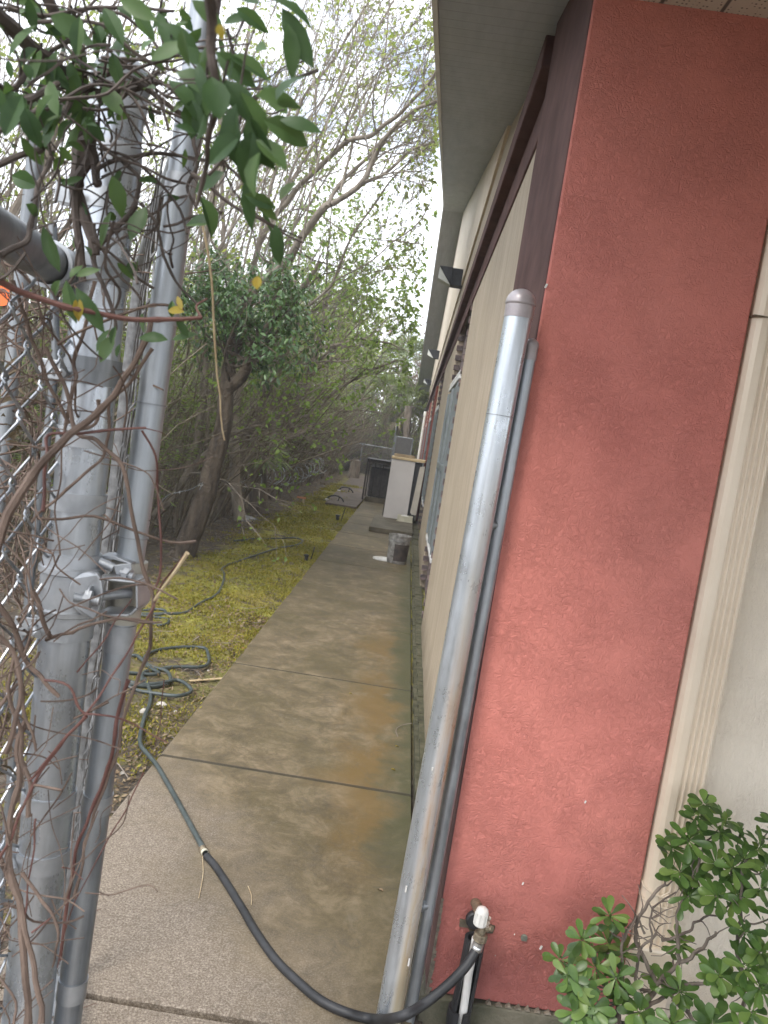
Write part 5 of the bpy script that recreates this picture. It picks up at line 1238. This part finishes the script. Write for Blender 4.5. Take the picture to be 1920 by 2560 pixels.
for (px, py, s, lb) in ((560,1740,.02,'flat tan wood splinter lying by the path edge beside the hose coil'),):
    mb = MB(); a_ = gp_(475, 1700); b_ = gp_(562, 1690); mb.beam(a_+Vector((0,0,.012)), b_+Vector((0,0,.016)), .022, .006); tag(mb.build('wood_splinter', M['tan'], bevel=.002), lb, 'splinter')
# leaves and twigs on the path
for (px, py, a, lb, mt) in ((988,1866,.8,'pale curled leaf on the path near the ledge, upper of two','leaf_yellow'), (977,1923,.3,'pale curled leaf on the path near the ledge, lower of two','leaf_yellow'), (958,2228,2.4,'narrow brown leaf on the path beside the steel gate post','leaf_dry'), (872,1733,.5,'tiny pale leaf in the middle of the path','leaf_yellow')):
    mb = MB(); c = G(px, py, .004); mb.leaf(c, Vector((math.cos(a), math.sin(a), .15)), Vector((0, 0, 1)), .035, .014, .5, .6); tag(mb.build('fallen_leaf', M[mt]), lb, 'leaf')
for pts, lb in (([(506,2140),(508,2180),(503,2215),(497,2245)], 'straw-coloured bent twig on the path below the hose coupling'), ([(620,2215),(629,2240),(628,2262)], 'short curved twig on the path right of the black hose')):
    mb = MB(); mb.tube(smooth_path([G(a, b, .004) for a, b in pts], 4), .0014, 5); tag(mb.build('twig', M['straw']), lb, 'twig')
mb = MB(); mb.tube(smooth_path([at(1030,1808,Z=.03), at(1008,1812,Z=.008), at(993,1820,Z=.004), at(990,1830,Z=.004), at(995,1842,Z=.004)], 4), .0016, 5); tag(mb.build('twig', M['twig']), 'hooked dark twig poking over the path from the ledge gap', 'twig')
# ================================================================ THINGS ALONG THE PATH
# bucket
bc = G(990, 1410, 0); bc = Vector((bc.x, bc.y+.11, 0)); bk = empty('bucket', bc, 'scuffed grey bucket with a dark label standing on the path by the wall', 'bucket')
mb = MB(); mb.lathe(bc, (0,0,1), [(0,.0001), (0,.125), (.006,.130), (.285,.142), (.288,.149), (.294,.149), (.297,.143), (.325,.144), (.328,.150), (.333,.150), (.336,.145), (.362,.146), (.366,.152), (.372,.152), (.374,.146), (.37,.141), (.33,.139)], 36)
mb.build('body', simple('scuffed_grey_plastic', (.13, .12, .11), (.42, .41, .39), 14, .5, .2, .3, 50, .003), bk)
lb_ = MB(); 
vs = []; n = 14
for k in range(n+1):
    t = math.radians(lerp(-112, -15, k/n))
    for z, rr in ((.04, .1335), (.262, .1428)): vs.append(bc+Vector((math.cos(t)*rr, math.sin(t)*rr, z)))
lb_.add(vs, [(2*k, 2*k+2, 2*k+3, 2*k+1) for k in range(n)], True); lb_.build('label', simple('faded_dark_label', (.022, .018, .017), (.075, .055, .045), 14, .6, 0, 0), bk)
wt = MB(); wt.lathe(bc+Vector((0,0,.315)), (0,0,1), [(0,.139), (.0005,.0001)], 24); wt.build('dirty_water', M['darkbox'], bk)
hn = MB(); hn.tube([bc+Vector((math.cos(t)*.153, math.sin(t)*.153, .345-.045*math.sin(t*1.0)**2*(1 if math.sin(t) < 0 else 0))) for t in [math.pi+math.pi*k/14 for k in range(15)]], .003, 6); hn.build('handle', M['galv_old'], bk)
lc = G(958, 1399, .0); mb = MB(); mb.lathe(lc, (0,0,1), [(.001,.0001), (.002,.105), (.012,.128), (.018,.136), (.020,.140), (.014,.143), (.002,.143)], 36); mb.lathe(lc+Vector((0,0,.003)), (0,0,1), [(0,.075), (.006,.08), (0,.085)], 36)
tag(mb.build('discarded_lid', M['pvc']), 'round white bucket lid lying on the path left of the bucket', 'lid')
# white cabinet, lid, tray
cx0, cy0 = -.30, 15.35; cab = empty('appliance_cabinet', (cx0, cy0, .086), 'tall white metal appliance cabinet with tan top and open dark side standing on the slab', 'cabinet')
mb = MB(); mb.box((cx0, cy0, .09), (cx0+.46, cy0+.03, 1.24)); mb.build('side_panel', M['white'], cab, .004)
mb = MB(); mb.box((cx0+.02, cy0+.034, .10), (cx0+.60, cy0+.75, 1.22)); mb.build('body', M['darkbox'], cab)
mb = MB(); mb.prism([(cx0-.01, cy0-.02, 1.243), (cx0+.64, cy0-.02, 1.243), (cx0+.68, cy0+.8, 1.243), (cx0-.01, cy0+.8, 1.243)], (0, 0, .05)); mb.build('top', M['tan'], cab, .008)
mb = MB(); pz = [(.30, .13), (.42, .12), (.50, .2), (.47, .26), (.52, .33), (.56, .40), (.62, 1.16), (.48, 1.16)]
mb.prism([(cx0+.50+.06*(z-.1), cy0+.02, z) for z in (.26, .30, .36, .42, 1.16)]+[(cx0+.66, cy0+.02, 1.18), (cx0+.63, cy0+.02, .22), (cx0+.54, cy0+.02, .22)], (0, .02, 0)); mb.build('broken_door', simple('aged_white_panel', (.40, .37, .32), (.52, .48, .42), 4, .5, 0, 0), cab)
mb = MB()
for k in range(7): mb.box((cx0+.47, cy0+.015, .25+k*.13), (cx0+.50, cy0+.033, .28+k*.13))
mb.build('inner_fitting', M['fixture'], cab)
for (a, b, lb, nm) in (((cx0+.05, 15.42), (cx0+.42, 15.55), 'weathered board lying on the tan top of the white cabinet', 'board'),):
    mb = MB(); mb.beam((a[0], a[1], 1.325), (b[0], b[1], 1.325), .13, .05); tag(mb.build(nm, simple('weathered_board', (.25, .19, .12), (.40, .31, .2), 9, .8, 0, .3), bevel=.005), lb, 'board')
tc_ = at(1003, 1303, Z=.09); tr_ = empty('plastic_tray', tc_, 'cream plastic tray with rags inside lying before the white cabinet', 'tray')
mb = MB(); x0, x1, y0_, y1_, zb = -.02, .27, 15.02, 15.28, .088
mb.box((x0, y0_, zb), (x1, y1_, zb+.012)); mb.box((x0, y0_, zb+.013), (x1, y0_+.012, zb+.11)); mb.box((x0, y1_-.012, zb+.013), (x1, y1_, zb+.11)); mb.box((x0, y0_+.013, zb+.013), (x0+.012, y1_-.013, zb+.11)); mb.box((x1-.012, y0_+.013, zb+.013), (x1, y1_-.013, zb+.11)); mb.box((x0-.01, y0_-.012, zb-.001), (x1+.01, y0_-.001, zb+.02))
mb.build('tray_body', M['offwhite'], tr_, .003)
mb = pebble(Vector((.12, 15.15, zb+.08)), .09, .45); mb.build('rag', M['litter_paper'], tr_)
# condenser in its cage
ac = empty('condenser_unit', (-.5, 19.9, .12), 'dark brown louvred air conditioner condenser on a concrete base inside the black cage', 'condenser')
mb = MB(); ax0, ax1, ay0, ay1 = -.86, -.02, 19.6, 20.4
mb.box((ax0+.02, ay0+.02, .13), (ax1-.02, ay1-.02, .86)); mb.build('coil_body', M['darkbox'], ac)
mb = MB()
for k in range(20):
    z = .16+k*.034; mb.prism([(ax0, ay0, z), (ax1, ay0, z), (ax1, ay0+.025, z+.02), (ax0, ay0+.025, z+.02)], (0, 0, .006))
for k in range(9): xx = lerp(ax0, ax1, k/8); mb.box((xx-.008, ay0-.006, .13), (xx+.008, ay0+.018, .86))
mb.build('louvre_panel', M['louvre'], ac)
mb = MB(); mb.box((ax0-.01, ay0-.01, .87), (ax1+.01, ay1+.01, .93)); mb.build('top_cover', simple('worn_grey_cover', (.16, .16, .16), (.4, .4, .41), 12, .5, .2, 0), ac, .02)
mb = MB(); mb.box((ax0-.04, ay0-.05, .001), (ax1+.1, ay1+.1, .12)); mb.build('base_block', M['conc_step'], ac, .008)
cg_ = empty('security_cage', (-.95, 19.4, 0), 'black welded bar cage with a solid top around the condenser', 'cage')
gx0, gx1, gy0, gy1 = -.95, .05, 19.42, 20.6
for (a, b) in ((gx0, gy0), (gx1, gy0), (gx0, gy1), (gx1, gy1)):
    mb = MB(); mb.box((a-.02, b-.02, 0), (a+.02, b+.02, 1.04)); mb.build('leg', M['darkmetal'], cg_)
mb = MB()
for a, b in (((gx0, gy0), (gx1, gy0)), ((gx0, gy1), (gx1, gy1)), ((gx0, gy0), (gx0, gy1)), ((gx1, gy0), (gx1, gy1))):
    for z in (.99,): mb.beam((a[0], a[1], z), (b[0], b[1], z), .03, .05)
mb.build('frame', M['darkmetal'], cg_)
for k in range(1, 5):
    x = lerp(gx0, gx1, k/5); mb = MB(); mb.box((x-.009, gy0-.009, .12), (x+.009, gy0+.009, .965)); mb.build('bar', M['darkmetal'], cg_)
mb = MB(); mb.box((gx0-.03, gy0-.03, 1.042), (gx1+.03, gy1, 1.06)); mb.build('top_sheet', M['darkmetal'], cg_)
pl_ = MB(); a_ = at(956, 1290, Z=.0); b_ = at(982, 1152, Y=a_.y+.25); pl_.tube([a_, lerp(a_, b_, .5), b_], .012, 8); tag(pl_.build('metal_bar', M['darkmetal']), 'thin black bar leaning against the left edge of the white cabinet', 'bar')
# sprinkler stakes, drip loops, orange stake
for (px, py, y, lb) in ((765, 1398, 0, 'short black sprinkler riser in the moss nearest the path bend'), (843, 1300, 0, 'small black sprinkler riser in the moss left of the raised slab')):
    c = gp_(px, py); o = empty('sprinkler', c, lb, 'sprinkler'); k = 1+.35*(c.y > 12)
    mb = MB(); mb.tube([c-Vector((0,0,.03)), c+Vector((0,0,.06*k))], .022*k, 12); mb.build('riser', M['black'], o)
    mb = MB(); mb.lathe(c+Vector((0,0,.06*k)), (0,0,1), [(0,.03*k), (.02*k,.03*k), (.026*k,.012*k), (.026*k,.0001)], 12); mb.build('nozzle', M['black'], o)
    mb = MB(); d = c+Vector((.05*k, .01, 0)); mb.tube([d-Vector((0,0,.02)), d+Vector((.035*k, 0, .19*k))], .006*k, 8); mb.build('stake', M['darkmetal'], o)
for (px, py, lb) in ((815, 1253, 'nearer arched loop of black pipe rising from the moss with a white end'), (845, 1231, 'farther arched loop of black pipe beside the brown pad')):
    c = gp_(px, py); o = empty('pipe_loop', c, lb, 'pipe'); s = .20
    mb = MB(); mb.tube([c+Vector((s*(1-math.cos(t)), 0, s*.75*math.sin(t))) for t in [math.pi*k/12 for k in range(13)]], .016, 8); mb.tube([c+Vector((s*1.3, 0, 0)), c+Vector((s*1.45, 0, s*.68))], .012, 6); mb.tube([c, c+Vector((-.22, .05, .01))], .018, 8); mb.build('loop', M['black'], o)
    mb = MB(); mb.tube([c+Vector((-.02, -.01, .03)), c+Vector((.05, -.03, .035))], .026, 10); mb.build('pipe_end', M['pvc'], o)
c = gp_(752, 1262); o = empty('marker_stake', c, 'small orange-tan wooden stake with a crosspiece at the back of the moss', 'stake')
mb = MB(); mb.box((c.x+.02, c.y, -.02), (c.x+.055, c.y+.03, .14)); mb.build('stake', M['tan'], o)
mb = MB(); mb.box((c.x-.10, c.y-.012, .13), (c.x+.09, c.y-.001, .17)); mb.build('crosspiece', painted('faded_orange', (.62, .26, .12)), o)
# grey rag / stone heap under the trees
for (px, py, s, lb) in ((612, 1303, .17, 'crumpled grey plastic lying in the leaf litter right of the crooked trunk'), (636, 1253, .12, 'pale crumpled litter between two dark trunk bases')):
    c = gp_(px, py); mb = pebble(c+Vector((0,0,.03)), s, .35); tag(mb.build('plastic_litter', simple('dirty_plastic', (.16, .16, .165), (.38, .37, .37), 12, .6, 0, .5, 20, .02)), lb, 'litter')
# stump / dark box at the back
c = at(882, 1197, Z=0); o = empty('dark_post', c, 'dark square stump standing in shade at the far end of the moss', 'stump'); mb = MB(); mb.tube([(c.x, c.y, -.05), (c.x, c.y, .2), (c.x+.03, c.y, .66), (c.x+.04, c.y, .7)], [.24, .2, .18, .12], 9); mb.build('stump_body', M['bark'], o)
# razor wire coil
rz = empty('razor_wire', at(620, 1215, Y=13), 'loose coil of bright razor wire hanging in front of the trees', 'razor wire')
mb = MB(); bb_ = MB()
a_, b_ = at(628, 1208, Y=13.2), at(800, 1165, Y=21); pts = []; turns = 15
for k in range(turns*14):
    t = k/(turns*14); cc = lerp(a_, b_, t)+Vector((0, 0, .06*math.sin(t*9))); ang = 2*math.pi*k/14; rr = lerp(.17, .20, t)*(1+.12*math.sin(k*.31))
    pts.append(cc+Vector((math.cos(ang)*rr, math.sin(ang*1)*.06, math.sin(ang)*rr)))
mb.tube(pts, .006, 4, False); mb.build('wire', M['wire'], rz)
for k in range(0, len(pts), 2):
    d = rv(1).normalized(); bb_.add([pts[k]-d*.035, pts[k]+rv(.008), pts[k]+d*.035, pts[k]-rv(.012)], [(0,1,2,3)])
for q_ in ([(398,1262),(420,1238),(450,1230),(480,1222),(505,1208),(498,1225)], [(575,1190),(600,1205),(615,1200)]):
    w = smooth_path([P(a, b, 8.3 if a < 550 else 12.5) for a, b in q_], 5); mb = MB(); mb.tube(w, .004, 4, False); mb.build('wire', M['wire'], rz)
    for k in range(0, len(w), 2): d = rv(1).normalized(); bb_.add([w[k]-d*.022, w[k]+rv(.006), w[k]+d*.022, w[k]-rv(.008)], [(0,1,2,3)])
bb_.build('barbs', M['steel'], rz)['kind'] = 'stuff'
# fence and gate panel at the far end
bf = empty('back_fence', (-2, 33, 0), 'low dark chain link fence crossing behind the condenser at the far end', 'fence')
for x, h in ((-3.2, 1.25), (-1.95, 1.25), (-.66, 2.35)):
    mb = MB(); mb.tube([(x, 33, 0), (x, 33, h)], .03, 10); mb.build('post', M['galv_old'], bf)
mb = MB(); mb.tube([(-3.2, 33, 1.25), (-.66, 33, 1.22)], .02, 8); mb.build('rail', M['galv_old'], bf)
def diamonds(mb, x0, x1, z0, z1, Y_, s, r):
    w, h = x1-x0, z1-z0; k = -h
    while k < w:
        a, b = max(0, k), min(w, k+h)
        if b > a: mb.tube([(x0+a, Y_, z0+a-k), (x0+b, Y_, z0+b-k)], r, 3, False); mb.tube([(x0+a, Y_+.006, z1-(a-k)), (x0+b, Y_+.006, z1-(b-k))], r, 3, False)
        k += s
mb = MB(); diamonds(mb, -3.2, -.66, 0, 1.24, 33.01, .085, .0035); mb.build('wire_mesh', M['wire'], bf)
bg_ = empty('screened_gate', (-.3, 32.8, 0), 'dark screened metal gate panel with pale rails beside the far end of the building', 'gate')
for x in (-.60, .10):
    mb = MB(); mb.tube([(x, 32.8, 0), (x, 32.8, 1.78)], .028, 10); mb.build('gate_post', M['galv_old'], bg_)
for z in (.55, .98, 1.76):
    mb = MB(); mb.tube([(-.60, 32.8, z), (.10, 32.8, z)], .022, 8); mb.build('rail', M['galv_old'], bg_)
mb = MB(); mb.box((-.58, 32.79, .1), (.08, 32.80, 1.74)); mb.build('screen', M['screen'], bg_)

# ================================================================ ADDED GLARE VOLUME
hz = MB(); hz.box((-60, -12, -1.4), (30, 90, 16)); hm = bpy.data.materials.new('glare_volume'); hm.use_nodes = True; ht = hm.node_tree; ht.nodes.clear()
hv = N(ht, 'ShaderNodeVolumePrincipled'); hv.inputs['Color'].default_value = (.93, .95, 1, 1); hv.inputs['Density'].default_value = .003; ho = N(ht, 'ShaderNodeOutputMaterial'); ht.links.new(hv.outputs[0], ho.inputs['Volume'])  # added scattering volume that lifts the dark woods the way lens glare does
tag(hz.build('glare_volume', hm), 'added thin milky volume imitating lens glare over the path and woods', 'glare_volume', kind='stuff')
# ---------------------------------------------------------------- move every Empty to its base, parts keep their places
for o in list(bpy.data.objects):
    if '_x' in o:
        b = Vector((o['_x'], o['_y'], o['_z'])); o.location = b
        for ch in o.children: ch.location = ch.location - b
        for k in ('_x', '_y', '_z'): del o[k]
